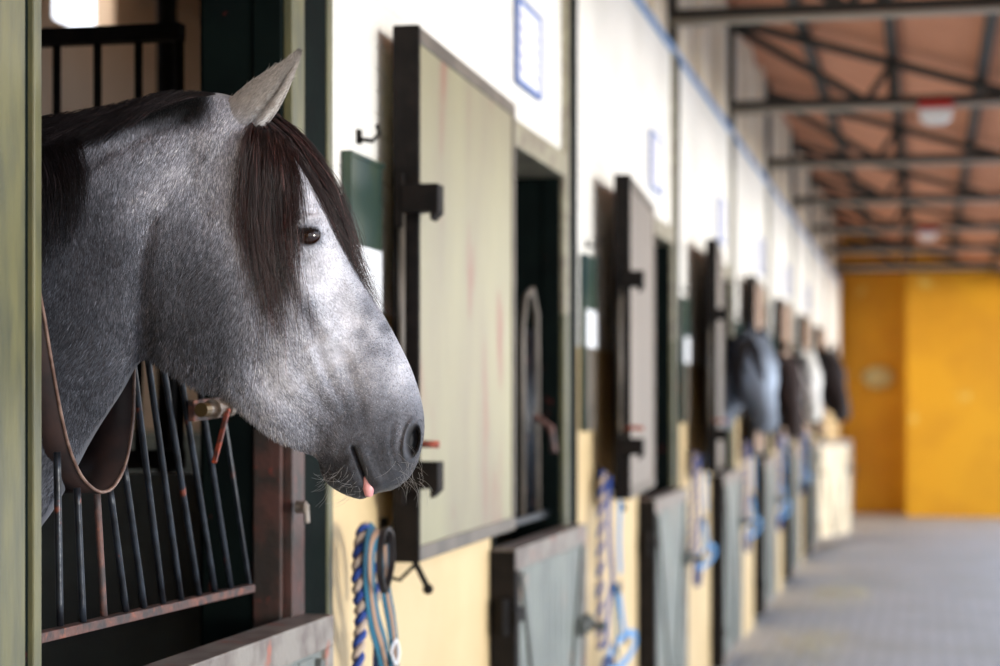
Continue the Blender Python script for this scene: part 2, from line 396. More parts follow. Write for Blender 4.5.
# ------------------------------------------------------------------ name plates with cards, notices, halters' hooks
def make_plate():
    p = bpy.data.objects.new('name_board', None); COL.objects.link(p)
    y0, y1 = 0, .25
    b = MB(); b.box(0, .012, y0, y1, 1.50, 2.125); bo = b.build('board', M_SFRAME, p)
    b = MB(); b.box(.012, .016, y0+.004, y1-.004, 1.935, 2.12); b.box(.0, .02, y0-.006, y0, 1.50, 2.13); b.box(.0, .02, y0-.006, y1+.006, 2.12, 2.13); b.build('plate', M_PLATE, bo)
    b = MB(); b.box(.012, .018, y0+.01, y1-.01, 1.80, 1.935); b.build('card', M_CARD, bo)
    h = [(0, .12, 2.17), (.03, .12, 2.165), (.045, .12, 2.18), (.04, .12, 2.20)]
    b = MB(); b.tube([(x, y, z) for x, y, z in h], .005, 8); b.box(-.004, .004, .11, .13, 2.16, 2.19); b.build('hook', M_DARK, p, smooth=False)
    return p
pl0 = make_plate()
places = ['behind the grey horse nose, beside the near frame post', 'before the second upper door', 'before the third upper door', 'before the fourth upper door', 'before the fifth upper door', 'before the sixth upper door', 'before the seventh upper door']
for k in range(7):
    p = pl0 if k == 0 else copy_tree(pl0)
    p.location = (WX+.006, FJ(k)+.10, 0)
    tag(p, 'teal name board with white card, ' + places[k], 'name board', 'name boards on the wall')
def make_notice():
    p = bpy.data.objects.new('wall_notice', None); COL.objects.link(p)
    W, H = .37, .26
    b = MB(); b.box(0, .008, 0, W, 0, H); b.build('paper', M_PAPER, p)
    b = MB()
    for a in ((0, W, 0, .014), (0, W, H-.014, H), (0, .018, .014, H-.014), (W-.014, W, .014, H-.014)): b.box(-.001, .013, a[0], a[1], a[2], a[3])
    b.build('frame', M_BLUE, p)
    b = MB(); r = random.Random(3)
    for i in range(5):
        y = .05; z = H-.05-i*.04
        while y < W-.07:
            w = r.uniform(.015, .05); b.box(.008, .0086, y, min(y+w, W-.05), z, z+.010); y += w+.012
    b.build('writing', M_INK, p)
    return p
n0 = make_notice()
for k in range(1, 7):
    p = n0 if k == 1 else copy_tree(n0)
    p.location = (WX+.006, OP[k][0]+.28, 2.555)
    tag(p, 'blue-framed white notice high on the wall, ' + ['', 'nearest one above the big pale shutter', 'second one past the big shutter', 'third one along the white wall', 'above the blue-grey horse', 'above the dark brown distant horse', 'above the distant white horse'][k], 'notice', 'blue framed notices above the doors')
# ------------------------------------------------------------------ hooks, rope and halters
def make_hook():
    p = bpy.data.objects.new('tack_hook', None); COL.objects.link(p)
    b = MB(); b.tube([(0, 0, 0), (.045, .005, 0.0), (.10, .01, -.11)], .007, 8); b.ball((.104, .01, -.12), .0125)
    b.tube([(0, 0, -.09), (.04, .003, -.10), (.075, .007, -.065)], .0045, 8); b.build('arm', M_DARK, p, smooth=False)
    b = MB(); b.box(0, .008, -.02, .02, -.12, .04); b.build('plate', M_DARK, p)
    return p
hk0 = make_hook()
def spiral(path, r, R, phase, turns, n=200):
    pts = []; P = [Vector(q) for q in path]
    L_ = [0]
    for i in range(1, len(P)): L_.append(L_[-1]+(P[i]-P[i-1]).length)
    for i in range(n):
        s = L_[-1]*i/(n-1); j = 0
        while j < len(P)-2 and L_[j+1] < s: j += 1
        t = (s-L_[j])/max(L_[j+1]-L_[j], 1e-9); q = P[j].lerp(P[j+1], t); tg = (P[j+1]-P[j]).normalized()
        a = tg.cross(Vector((1, .2, .1))).normalized(); c = tg.cross(a)
        an = 2*math.pi*turns*i/(n-1)+phase
        pts.append(q+R*(a*math.cos(an)+c*math.sin(an)))
    return pts
def smooth_path(P, n=8):
    P = [Vector(p) for p in P]; out = []
    for i in range(len(P)-1):
        p0 = P[max(i-1, 0)]; p1 = P[i]; p2 = P[i+1]; p3 = P[min(i+2, len(P)-1)]
        for j in range(n):
            t = j/n
            out.append(.5*((2*p1)+(-p0+p2)*t+(2*p0-5*p1+4*p2-p3)*t*t+(-p0+3*p1-3*p2+p3)*t**3))
    out.append(P[-1]); return out
HY, HZ = 4.235, 1.33          # first hook
hk0.location = (WX, HY+.02, HZ-.03); tag(hk0, 'black iron tack hook with ball tip on the yellow wall under the pale olive door', 'hook', 'tack hooks on the yellow wall')
W_ = lambda px, py, D: wall_pt(px, py, D)
# lead rope: doubled hanging twisted rope
rp = thing('lead_rope', (WX+.05, HY, HZ), 'blue and white twisted lead rope hanging on the first hook', 'rope')
def loc(parent, pts): return [tuple(Vector(q)-parent.location) for q in pts]
path = smooth_path([W_(376, 600, 1.13), W_(374, 560, 1.13), W_(370, 532, 1.125), W_(364, 530, 1.12), W_(360, 545, 1.12), W_(358, 580, 1.12), W_(361, 620, 1.12), W_(358, 660, 1.12), W_(359, 720, 1.12), W_(361, 800, 1.12)])
path = loc(rp, path)
for nm, m_, ph in (('blue_strand', M_ROPEB, 0), ('white_strand', M_ROPEW, math.pi)):
    b = MB(); b.tube(spiral(path, .006, .0062, ph, 17, 600), .0080, 8); b.build(nm, m_, rp, smooth=True)
# teal halter on the same hook
ht = thing('halter', (WX+.06, HY, HZ), 'teal and tan webbing halter with black loop on the first hook', 'halter')
def strap(parent, nm, m_, P, w, t=.003, wd=(.25, 1, 0)):
    b = MB(); b.ribbon(loc(parent, smooth_path(P)), w, t, wd); return b.build(nm, m_, parent, smooth=False)
A = [W_(366, 560, 1.10), W_(369, 540, 1.10), W_(374, 533, 1.10), W_(379, 545, 1.10)]
B1 = [W_(377, 530, 1.10), W_(370, 545, 1.10), W_(369, 580, 1.10), W_(374, 620, 1.10), W_(382, 650, 1.10), W_(388, 690, 1.10), W_(392, 740, 1.1), W_(390, 800, 1.1)]
strap(ht, 'teal_strap', M_TEAL, B1, .042, .003)
strap(ht, 'tan_stripe', M_TAN, [tuple(np.array(p)+np.array((.0025, -.0008, 0))) for p in B1], .012, .002)
B2 = [W_(384, 545, 1.085), W_(386, 590, 1.085), W_(391, 620, 1.085), W_(394, 650, 1.085), W_(394, 700, 1.085), W_(391, 790, 1.085)]
strap(ht, 'teal_strap', M_TEAL, B2, .034, .003)
strap(ht, 'tan_stripe', M_TAN, [tuple(np.array(p)+np.array((.0025, -.0008, 0))) for p in B2], .011, .002)
B3 = [W_(374, 600, 1.12), W_(376, 640, 1.12), W_(375, 700, 1.12), W_(377, 790, 1.12)]
strap(ht, 'blue_strap', M_ROPEB, B3, .02, .003)
lp = smooth_path([W_(384, 592, 1.07), W_(380, 575, 1.07), W_(380, 550, 1.07), W_(383, 533, 1.07), W_(387, 529, 1.07), W_(391, 537, 1.07), W_(392, 560, 1.07), W_(389, 578, 1.07), W_(385, 592, 1.07)])
b = MB(); b.ribbon(loc(ht, lp), .013, .007, (1, .2, 0)); b.build('black_loop', M_BLACK, ht)
b = MB(); b.tube(loc(ht, smooth_path([W_(391, 652, 1.075), W_(396, 640, 1.075), W_(399, 652, 1.075), W_(396, 664, 1.075), W_(391, 652, 1.075)])), .003, 6); b.build('buckle', M_CARD, ht)
# halter of the further hooks, built in local wall coordinates (y along the wall, z up, x out)
def make_far_halter():
    p = bpy.data.objects.new('halter', None); COL.objects.link(p)
    def st(nm, m_, P, w=.028, t=.004, x=.07):
        b = MB(); b.ribbon(smooth_path([(x+(q[2] if len(q) > 2 else 0), q[0], q[1]) for q in P]), w, t, (.2, 1, 0)); b.build(nm, m_, p)
    st('head_strap', M_ROPEB, [(0, .0), (-.03, -.10), (-.01, -.24), (.05, -.36), (.05, -.42)], .03)
    st('head_strap', M_LBLUE, [(.03, .01), (.05, -.12), (.03, -.22), (.06, -.36)], .026, x=.10)
    st('cheek_strap', M_ROPEB, [(.05, -.40), (-.02, -.46), (-.07, -.58), (-.08, -.62)], .028)
    st('cheek_strap', M_LBLUE, [(.06, -.40), (.14, -.50), (.22, -.60)], .028, x=.09)
    st('cheek_strap', M_TEAL, [(.05, -.40), (.09, -.50), (.11, -.62), (.12, -.68)], .026, x=.08)
    b = MB()
    pts = [(.09+.03*math.cos(a), .15+.17*math.cos(a), -.66+.05*math.sin(a*1)+.03*math.cos(a)) for a in [2*math.pi*i/24 for i in range(25)]]
    b.ribbon(pts, .028, .004, (0, .1, 1)); b.build('noseband', M_LBLUE, p)
    b = MB(); pts = [(.06, .02+.12*math.cos(a), -.75+.09*math.sin(a)) for a in [2*math.pi*i/20 for i in range(21)]]; b.ribbon(pts, .022, .004, (1, 0, .1)); b.build('chin_strap', M_ROPEB, p)
    for (y, z) in ((.05, -.41), (-.07, -.61), (.21, -.62)):
        b = MB(); b.tube([(.10, y+.024*math.cos(a), z+.024*math.sin(a)) for a in [2*math.pi*i/12 for i in range(13)]], .004, 6); b.build('ring', M_STEEL, p)
    pth = smooth_path([(.05, -.03, .02), (.05, -.09, -.15), (.05, -.10, -.4), (.05, -.12, -.62)])
    for m_, ph in ((M_ROPEB, 0), (M_ROPEW, math.pi)):
        b = MB(); b.tube(spiral([tuple(q) for q in pth], 0, .007, ph, 9, 120), .0085, 6); b.build('lead_strand', m_, p, smooth=True)
    return p
fh0 = make_far_halter()
wher = ['', 'on the hook under the second upper door', 'on the hook under the third upper door', 'below the blue-grey horse head', 'below the first distant dark horse', 'below the distant white horse']
for k in range(1, 6):
    p = fh0 if k == 1 else copy_tree(fh0)
    p.location = (WX, 7.08+P0*(k-1), HZ); p.scale = (1, 1, [1, 1, .8, .85, .9, .7][k])
    tag(p, 'blue rope and webbing halter hanging ' + wher[k], 'halter', 'blue halters hanging along the wall')
    h = copy_tree(hk0); h.location = (WX, 7.17+P0*(k-1), HZ); tag(h, 'black iron tack hook holding the halter ' + wher[k].replace('on the hook ', ''), 'hook', 'tack hooks on the yellow wall')

# ------------------------------------------------------------------ grille of the big horse's stall
GD = 1.235
gr = thing('stall_grille', (-GD, 2.5, 1.25), 'black barred grille with U-shaped neck opening below the big grey horse', 'grille')
G = lambda px, py, D=GD: W_(px, py, D)
b = MB(); a_, c_ = G(34, 638.5), G(250, 588)
b.beam(*loc(gr, [a_, c_]), .022, .015); b.build('bottom_rail', M_RUST, gr, bevel=.002)
bars = [((57, 452), (60, 626)), ((77, 488), (83, 622)), ((97, 494), (104, 616)), ((110, 490), (126, 611)), ((124, 465), (144, 607)), ((131, 345), (163, 603)),
        ((146, 345), (181, 600)), ((160, 345), (199, 596)), ((176, 345), (215, 593)), ((193, 345), (231, 590))]
for i, (t, e) in enumerate(bars):
    A_, B_ = Vector(G(*t)), Vector(G(*e))
    b = MB(); n_ = 8
    b.tube(loc(gr, [A_.lerp(B_, j/n_) for j in range(n_+1)]), .0056, 12); o = b.build('bar', M_RUST if i in (2,) else M_BAR, gr, smooth=True)
    if i == 2: o['label'] = 'rust-red bar'
b = MB(); b.beam(*loc(gr, [G(206, 300), G(250, 589)]), .006, .008, up=(0, 1, 0)); b.build('side_rail', M_BAR, gr)
b = MB(); b.beam(*loc(gr, [G(125, 345), G(212, 345)][0:1]+[(G(212, 345)[0], G(212, 345)[1], G(125, 345)[2])]), .03, .02); b.build('top_rail', M_BAR, gr, bevel=.002)
# U band
U_ = smooth_path([G(30, 250), G(42, 312), G(50, 360), G(59, 410), G(68, 448), G(79, 474), G(90, 487), G(101, 492), (G(112, 487)), G(122, 470), G(128, 448), G(132, 415), G(133, 372), G(133, 340)], 6)
n0v = []; bb = MB(); m = len(U_); dep = .075
for p in U_: bb.v += [tuple(Vector(p)-gr.location), tuple(Vector(p)-gr.location+Vector((-dep, 0, 0)))]
for i in range(m-1): bb.f.append((2*i, 2*i+2, 2*i+3, 2*i+1)); bb.m.append(0)
o = bb.build('neck_band', M_BAND, gr, smooth=True); md = o.modifiers.new('s', 'SOLIDIFY'); md.thickness = .004; md.offset = 0
b = MB(); b.tube(loc(gr, [tuple(Vector(p)+Vector((.002, 0, 0))) for p in U_]), .0028, 8); o = b.build('band_rim', M_RIM, gr, smooth=True)
# spring bolt on the grille
lt = MB()
c0 = Vector(G(205, 409, GD-.03)); lt.beam(*loc(gr, [G(191, 411, GD-.02), G(222, 407, GD-.02)]), .012, .036, up=(0, 0, 1)); lt.build('bolt_plate', M_RUST, gr, bevel=.002)
lt = MB(); lt.tube(loc(gr, [G(203, 410, GD-.05), G(232, 407, GD-.05)]), .010, 12); lt.tube(loc(gr, [G(212, 409, GD-.05), G(214.5, 408.5, GD-.05)]), .017, 12); lt.tube(loc(gr, [G(224, 407.5, GD-.05), G(229, 407, GD-.05)]), .017, 12)
bolt_ob = lt.build('bolt', M_STEEL, gr, smooth=False)
lt = MB(); lt.tube(loc(gr, [G(201, 410, GD-.05), G(206, 409.5, GD-.05)]), .012, 12); lt.build('bolt_knob', M_BRASS, bolt_ob)
lt = MB(); lt.beam(*loc(gr, [G(228, 409, GD-.06), G(214, 463, GD-.06)]), .006, .009, up=(1, 0, 0)); lt.build('bolt_handle', M_ORANGE, bolt_ob, bevel=.002)
# grille leaf standing inside the empty stall next door
gk = thing('stall_grille', (-1.25, OP[1][0]+.62, 1.22), 'dark grille with rounded top just inside the empty stall next to the horse', 'grille')
b = MB(); b.tube([(0, .05, .02), (0, .05, .62), (0, .10, .72), (0, .2, .75), (0, .28, .67), (0, .30, .02)], .010, 8); b.build('hoop', M_SFRAME, gk, smooth=True)
for j in range(3):
    b = MB(); b.tube([(0, .11+j*.06, .02), (0, .11+j*.06, .62)], .007, 8); b.build('bar', M_BAR, gk, smooth=True)
b = MB(); b.tube([(.0, .22, .34), (.06, .22, .30), (.07, .22, .22)], .012, 8); b.build('bolt', M_RUST, gk)
b = MB(); b.box(-.015, .015, -.5, .42, 0, .02); b.build('bottom_rail', M_BAR, gk)
o = b
# bolt on the frame post under the horse's chin
b = MB(); b.tube([(0, 0, 0), (.02, 0, 0)], .012, 8); b.tube([(.02, 0, .005), (.022, 0, -.03)], .006, 8)
o = b.build('catch', M_STEEL, origin=None); o.location = W_(296, 507, 1.176); tag(o, 'small zinc catch on the frame post under the big horse chin', 'catch')

# ------------------------------------------------------------------ roof, trusses, clerestory
roofz = lambda u: 3.76-.3*u
b = MB(); xl, xr = WX-.15, 1.75
for a0, a1 in ((YBEG-6, 29.5),):
    n = len(b.v)
    for y in (a0, a1):
        for (x, dz) in ((xl, 0), (xr, 0), (xr, .05), (xl, .05)): b.v.append((x, y, roofz(x)+dz))
    b.f += [(n, n+1, n+2, n+3), (n+7, n+6, n+5, n+4), (n, n+4, n+5, n+1), (n+1, n+5, n+6, n+2), (n+2, n+6, n+7, n+3), (n+3, n+7, n+4, n)]; b.m += [0]*6
tag(b.build('ceiling', M_ROOF), 'terracotta coloured sloping roof over the aisle', kind='structure')
for i, (u, nm) in enumerate(((-.75, 'left'), (-.2, 'middle'), (.34, 'right'), (.88, 'outer'))):
    b = MB(); b.box(-.03, .03, 0, 32, -.07, 0); o = b.build('roof_purlin', M_TRUSS); o.location = (u, -3, roofz(u)-.004)
    tag(o, 'dark roof purlin running the length of the aisle, %s one of the row' % nm, 'roof beam', 'purlins under the roof')
def make_truss():
    p = bpy.data.objects.new('roof_truss', None); COL.objects.link(p)
    z = 3.485; X1 = 1.12
    b = MB(); b.box(WX-.05, 1.65, -.03, .03, z-.025, z+.025); b.build('bottom_chord', M_TRUSS, p)
    b = MB(); b.beam((WX-.05, 0, roofz(WX-.05)-.10), (X1+.25, 0, roofz(X1+.25)-.10), .05, .05); b.build('rafter', M_TRUSS, p)
    b = MB(); b.beam((WX+.02, 0, roofz(WX)-.14), (-.36, 0, z), .04, .05); b.build('strut', M_TRUSS, p)
    b = MB(); b.beam((-.36, 0, z), (-.2, 0, roofz(-.2)-.1), .04, .04); b.build('strut', M_TRUSS, p)
    b = MB(); b.beam((-.2, 0, z), (-.2, 0, roofz(-.2)-.1), .05, .05, up=(0, 1, 0)); b.build('post', M_TRUSS, p)
    b = MB(); b.box(WX-.1, WX+.02, -.05, .05, WTOP+.03, roofz(WX)-.02); b.build('wall_post', M_TRUSS, p)
    b = MB(); b.tube([(WX, -.045, z-.045), (1.6, -.045, z-.045)], .018, 8); b.build('conduit', M_PIPE, p, smooth=True)
    b = MB(); b.box(1.58, 1.68, -.05, .05, .0, z+.03); b.build('column', M_TRUSS, p)
    return p
tr0 = make_truss(); ys = [9.45+2.95*(k) for k in range(-2, 7)]
tn = ['above the viewer', 'first behind the viewer', 'nearest one at the top edge of the picture', 'second from the front, carrying a red lamp', 'third from the front', 'fourth from the front', 'fifth, with the far red lamp', 'sixth, before the yellow wall', 'last one against the yellow wall']
for k, y in enumerate(ys):
    p = tr0 if k == 0 else copy_tree(tr0); p.location = (0, y, 0)
    tag(p, 'dark steel roof truss, ' + tn[k], 'roof truss', 'steel trusses under the roof')
# clerestory between wall top and roof
b = MB(); b.box(WX-WT, WX-.04, YBEG, YEND, WTOP+.03, roofz(WX)+.02); tag(b.build('wall_left', M_CLER), 'cream clerestory wall above the stalls', kind='structure')
b = MB(); bd = MB()
y = -2.0
while y < 27.5:
    b.box(WX-.04, WX+.0, y, y+.28, WTOP+.03, roofz(WX)-.005)
    b.box(WX-.04, WX-.01, y+.45, y+.55, WTOP+.03, roofz(WX)-.01)
    bd.box(WX-.04, WX-.025, y+.32, y+.42, WTOP+.03, roofz(WX)-.01); bd.box(WX-.04, WX-.025, y+.62, y+.74, WTOP+.03, roofz(WX)-.01)
    y += .98
tag(b.build('trim_10', M_CLER), 'cream clerestory pilasters', kind='structure'); tag(bd.build('trim_11', M_CLERD), 'brown clerestory recesses', kind='structure')
# lamps
def make_lamp():
    p = bpy.data.objects.new('ceiling_lamp', None); COL.objects.link(p)
    b = MB(); b.box(-.105, .105, -.12, .12, -.045, 0); b.build('housing', M_RED2, p, bevel=.01)
    b = MB(); b.prism([(-.1, -.05), (-.09, -.10), (-.05, -.125), (.05, -.125), (.09, -.10), (.1, -.05)], -.11, .11, lambda u, v, a: (u, a, v)); b.build('diffuser', M_DIFF, p, bevel=.006)
    return p
l0 = make_lamp(); l0.location = (.065, 12.36, 3.459); tag(l0, 'red and white box lamp, the nearer and larger of two under the roof', 'lamp', 'red and white lamps')
l1 = copy_tree(l0); l1.location = (.03, 21.2, 3.459); tag(l1, 'red and white box lamp, the smaller farther one under the roof', 'lamp', 'red and white lamps')
# ------------------------------------------------------------------ far yellow walls
b = MB(); b.box(-6, -.26, 28.85, 29.05, 0, 6); tag(b.build('wall_far', M_FAR), 'recessed deep yellow end wall', kind='structure')
b = MB(); b.box(-.26, 3.0, 28.0, 29.05, 0, 4.2); tag(b.build('wall_far', M_FAR), 'deep yellow end wall block on the right', kind='structure')
b = MB(); b.box(-1.25, 1.7, 27.6, 27.68, 3.42, 3.5); b.box(-1.25, 1.7, 27.6, 27.68, 3.75, 3.83); tag(b.build('trim_12', M_TRUSS), 'dark beams before the end wall', kind='structure')
b = MB(); b.ball((0, 0, 0), .23, 20, (1, .35, .72)); o = b.build('wall_oval', M_OVAL, smooth=True); o.location = (-.66, 28.78, 1.97); tag(o, 'pale oval box on the recessed yellow wall', 'lamp')  # cream oval box on the recessed wall
# straw on the floor
b = MB()
for i in range(700):
    c = random.choice([(-.75, 13.0), (-.7, 16.5), (-.9, 10.5)])
    x = max(-1.1, random.gauss(c[0], .14)); y = random.gauss(c[1], .5); a = random.uniform(0, 6.28); l_ = random.uniform(.03, .08)
    b.beam((x, y, .004), (x+l_*math.cos(a), y+l_*math.sin(a), .008), .004, .003)
tag(b.build('straw', M_STRAW), 'thin scatter of straw on the grey paving', 'straw', kind='stuff')
# ------------------------------------------------------------------ horses
MPX = 2.95/F                    # metres per photo pixel at the head's distance
STN = np.array([  # T.x, T.y, B.x, B.y, half width, g (position of the widest point), p (fullness)
 (-1335, 500, -1335, 620, 8, 1, 2), (-1310, 440, -1320, 690, 90, 1, 2), (-1230, 395, -1250, 770, 160, 1, 2.2), (-1080, 372, -1100, 835, 200, 1, 2.3),
 (-850, 392, -860, 880, 210, .95, 2.3), (-600, 400, -600, 892, 205, .95, 2.3), (-360, 366, -340, 868, 180, .9, 2.2), (-250, 305, -200, 815, 160, .85, 2.1),
 (-150, 230, -110, 735, 130, .85, 2), (-60, 165, -40, 640, 104, .8, 2), (0, 133, 6, 565, 90, .8, 2), (45, 124, 50, 510, 82, .8, 2), (85, 117, 90, 440, 78, .8, 2.1),
 (120, 110, 119, 395, 74, .8, 2.1), (160, 100, 135, 367, 70, .8, 2.2), (195, 95, 147, 360, 67, .85, 2.2), (222, 95, 170, 373, 67, .85, 2.4), (245, 103, 200, 390, 68, .85, 2.6),
 (268, 120, 226, 398, 69, .8, 2.8), (287, 141, 248, 417, 69, .75, 2.8), (302, 163, 264, 431, 69, .7, 2.7), (316, 188, 277, 440, 68, .68, 2.6), (328, 212, 288, 446, 64, .68, 2.5),
 (339, 236, 298, 450, 57, .7, 2.4), (354, 265, 306, 453, 50, .75, 2.3), (371, 295, 313, 456, 45, .8, 2.2), (386, 319, 318, 461, 42, .85, 2.2), (400, 345, 320, 468, 40, .9, 2.2),
 (411, 368, 322, 476, 39, .95, 2.2), (419, 391, 328, 484, 40, 1, 2.2), (423.5, 411, 338, 491, 41, 1, 2.2), (424.5, 430, 350, 496.5, 40, 1, 2.2),
 (422, 447, 361, 499, 37, 1, 2.1), (417, 464, 368, 496.5, 32, 1, 2), (409, 478, 378, 493, 24, 1, 2), (398, 487, 391, 490.5, 8, 1, 2)], float)
def smst(x, a, b):
    t = np.clip((x-a)/(b-a), 0, 1); return t*t*(3-2*t)
def gauss(x, y, cx, cy, rx, ry, deg=0, pw=1.0):
    a = math.radians(deg); dx, dy = x-cx, y-cy
    u = (dx*math.cos(a)+dy*math.sin(a))/rx; v = (-dx*math.sin(a)+dy*math.cos(a))/ry
    return np.exp(-((u*u+v*v)**pw))
def seg(x, y, P):
    d = np.full(np.shape(x), 1e9); P = np.array(P, float)
    for a, b in zip(P[:-1], P[1:]):
        ab = b-a; t = np.clip(((x-a[0])*ab[0]+(y-a[1])*ab[1])/(ab@ab), 0, 1)
        d = np.minimum(d, np.hypot(x-a[0]-t*ab[0], y-a[1]-t*ab[1]))
    return d
_r = np.random.default_rng(5); _lat = _r.random((64, 64))
def vnoise(x, y, s):
    u = np.asarray(x)/s; v = np.asarray(y)/s; iu = np.floor(u).astype(int); iv = np.floor(v).astype(int)
    fu = u-iu; fv = v-iv; fu = fu*fu*(3-2*fu); fv = fv*fv*(3-2*fv)
    g = lambda a, b: _lat[a % 64, b % 64]
    return (g(iu, iv)*(1-fu)+g(iu+1, iv)*fu)*(1-fv)+(g(iu, iv+1)*(1-fu)+g(iu+1, iv+1)*fu)*fv-.5
EYE = (308.5, 236.0)
def relief(x, y):
    """outward relief of the side of head and neck, in pixels"""
    r = np.zeros_like(x)
    # cheek (masseter) disc with a firm rear edge
    r += 12*gauss(x, y, 212, 305, 62, 84, 0, 1.6)
    r -= 9*np.exp(-(seg(x, y, [(150, 225), (140, 270), (141, 320), (149, 362)])/11)**2)
    r += 4*gauss(x, y, 240, 260, 30, 50, 10)
    # jaw bar to the chin groove
    r += 4*np.exp(-(seg(x, y, [(232, 385), (262, 412), (292, 436)])/15)**2)
    r -= 4*np.exp(-(seg(x, y, [(262, 372), (290, 405), (318, 440)])/12)**2)
    # facial crest and the bone under the eye
    r += 6*np.exp(-(seg(x, y, [(292, 268), (312, 305), (330, 335)])/9)**2)
    r -= 4*np.exp(-(seg(x, y, [(335, 290), (355, 330)])/13)**2)
    r -= 3.0*np.exp(-(seg(x, y, [(318, 355), (330, 385), (345, 412)])/7)**2)
    r -= 3.2*np.exp(-(seg(x, y, [(343, 358), (353, 386), (360, 408)])/8)**2)
    r -= 2.5*np.exp(-(seg(x, y, [(296, 365), (312, 392), (334, 420)])/6)**2)
    r += 3*np.exp(-(seg(x, y, [(309, 350), (322, 380), (338, 406)])/5)**2)
    r += 4*gauss(x, y, 380, 372, 22, 30, -20)
    # orbit
    r += 6.5*gauss(x, y, 306, 232, 23, 19, 0, 1.5)
    r += 3.2*np.exp(-(seg(x, y, [(292, 226), (302, 218.5), (313, 219), (320, 228)])/3.4)**2)
    r -= 2.6*np.exp(-(seg(x, y, [(293, 222), (302, 213), (316, 213)])/2.6)**2)
    r += 1.8*np.exp(-(seg(x, y, [(296, 243), (304, 247), (314, 246), (320, 241)])/2.6)**2)
    r -= 1.6*np.exp(-(seg(x, y, [(296, 251), (308, 255), (320, 251)])/2.4)**2)
    r -= 7*gauss(x, y, 278, 205, 15, 20, 20)
    e = ((x-EYE[0]+1)/12.5)**2+((y-EYE[1])/8.6)**2
    r -= 11*(1-smst(e, .62, 1.2))
    # nostril: raised rim, deep comma
    nx, ny = 413.0, 441.0; a = math.radians(10); dx, dy = x-nx, y-ny
    u = (dx*math.cos(a)+dy*math.sin(a)); v = (-dx*math.sin(a)+dy*math.cos(a)); q = (u/7.8)**2+(v/18.5)**2
    r += 3.6*np.exp(-((np.sqrt(q)-1.12)/.28)**2)
    r -= 17*(1-smst(q, .25, 1.0))
    r -= 1.2*np.exp(-(seg(x, y, [(392, 428), (390, 448), (396, 466)])/3.5)**2)
    # mouth, lips, chin
    r -= 7.5*np.exp(-(seg(x, y, [(353, 448), (357.5, 459), (363, 474), (367, 488)])/2.1)**2)
    r += 3.4*np.exp(-(seg(x, y, [(362, 450), (370, 470), (380, 485)])/6)**2)
    r += 2.2*np.exp(-(seg(x, y, [(346, 452), (350, 468), (357, 485)])/5)**2)
    r += 5*gauss(x, y, 341, 478, 17, 15)
    r -= 3*np.exp(-(seg(x, y, [(322, 452), (333, 458), (345, 458)])/5)**2)
    for k in range(5):      # fine lip wrinkles
        r -= .22*np.exp(-(seg(x, y, [(364+k*5.5, 452+k*2.5), (371+k*5.5, 478-k*1.0)])/1.2)**2)
    # neck: bulge behind ear, crest groove, windpipe
    r += 7*gauss(x, y, 226, 135, 26, 30, 0, 1.4)
    r -= 5*np.exp(-(seg(x, y, [(70, 172), (110, 152), (150, 133), (185, 118)])/6)**2)
    r += 3*np.exp(-(seg(x, y, [(75, 190), (120, 170), (165, 152)])/13)**2)
    r -= 4*np.exp(-(seg(x, y, [(190, 150), (192, 185), (205, 215)])/10)**2)
    r -= 4*np.exp(-(seg(x, y, [(135, 345), (100, 385), (65, 430), (20, 500)])/12)**2)
    r += 5*np.exp(-(seg(x, y, [(150, 240), (110, 300), (60, 370), (0, 450)])/30)**2)
    r += 1.2*vnoise(x, y, 23)*(x > 30) + .5*vnoise(x+99, y, 8)
    return r
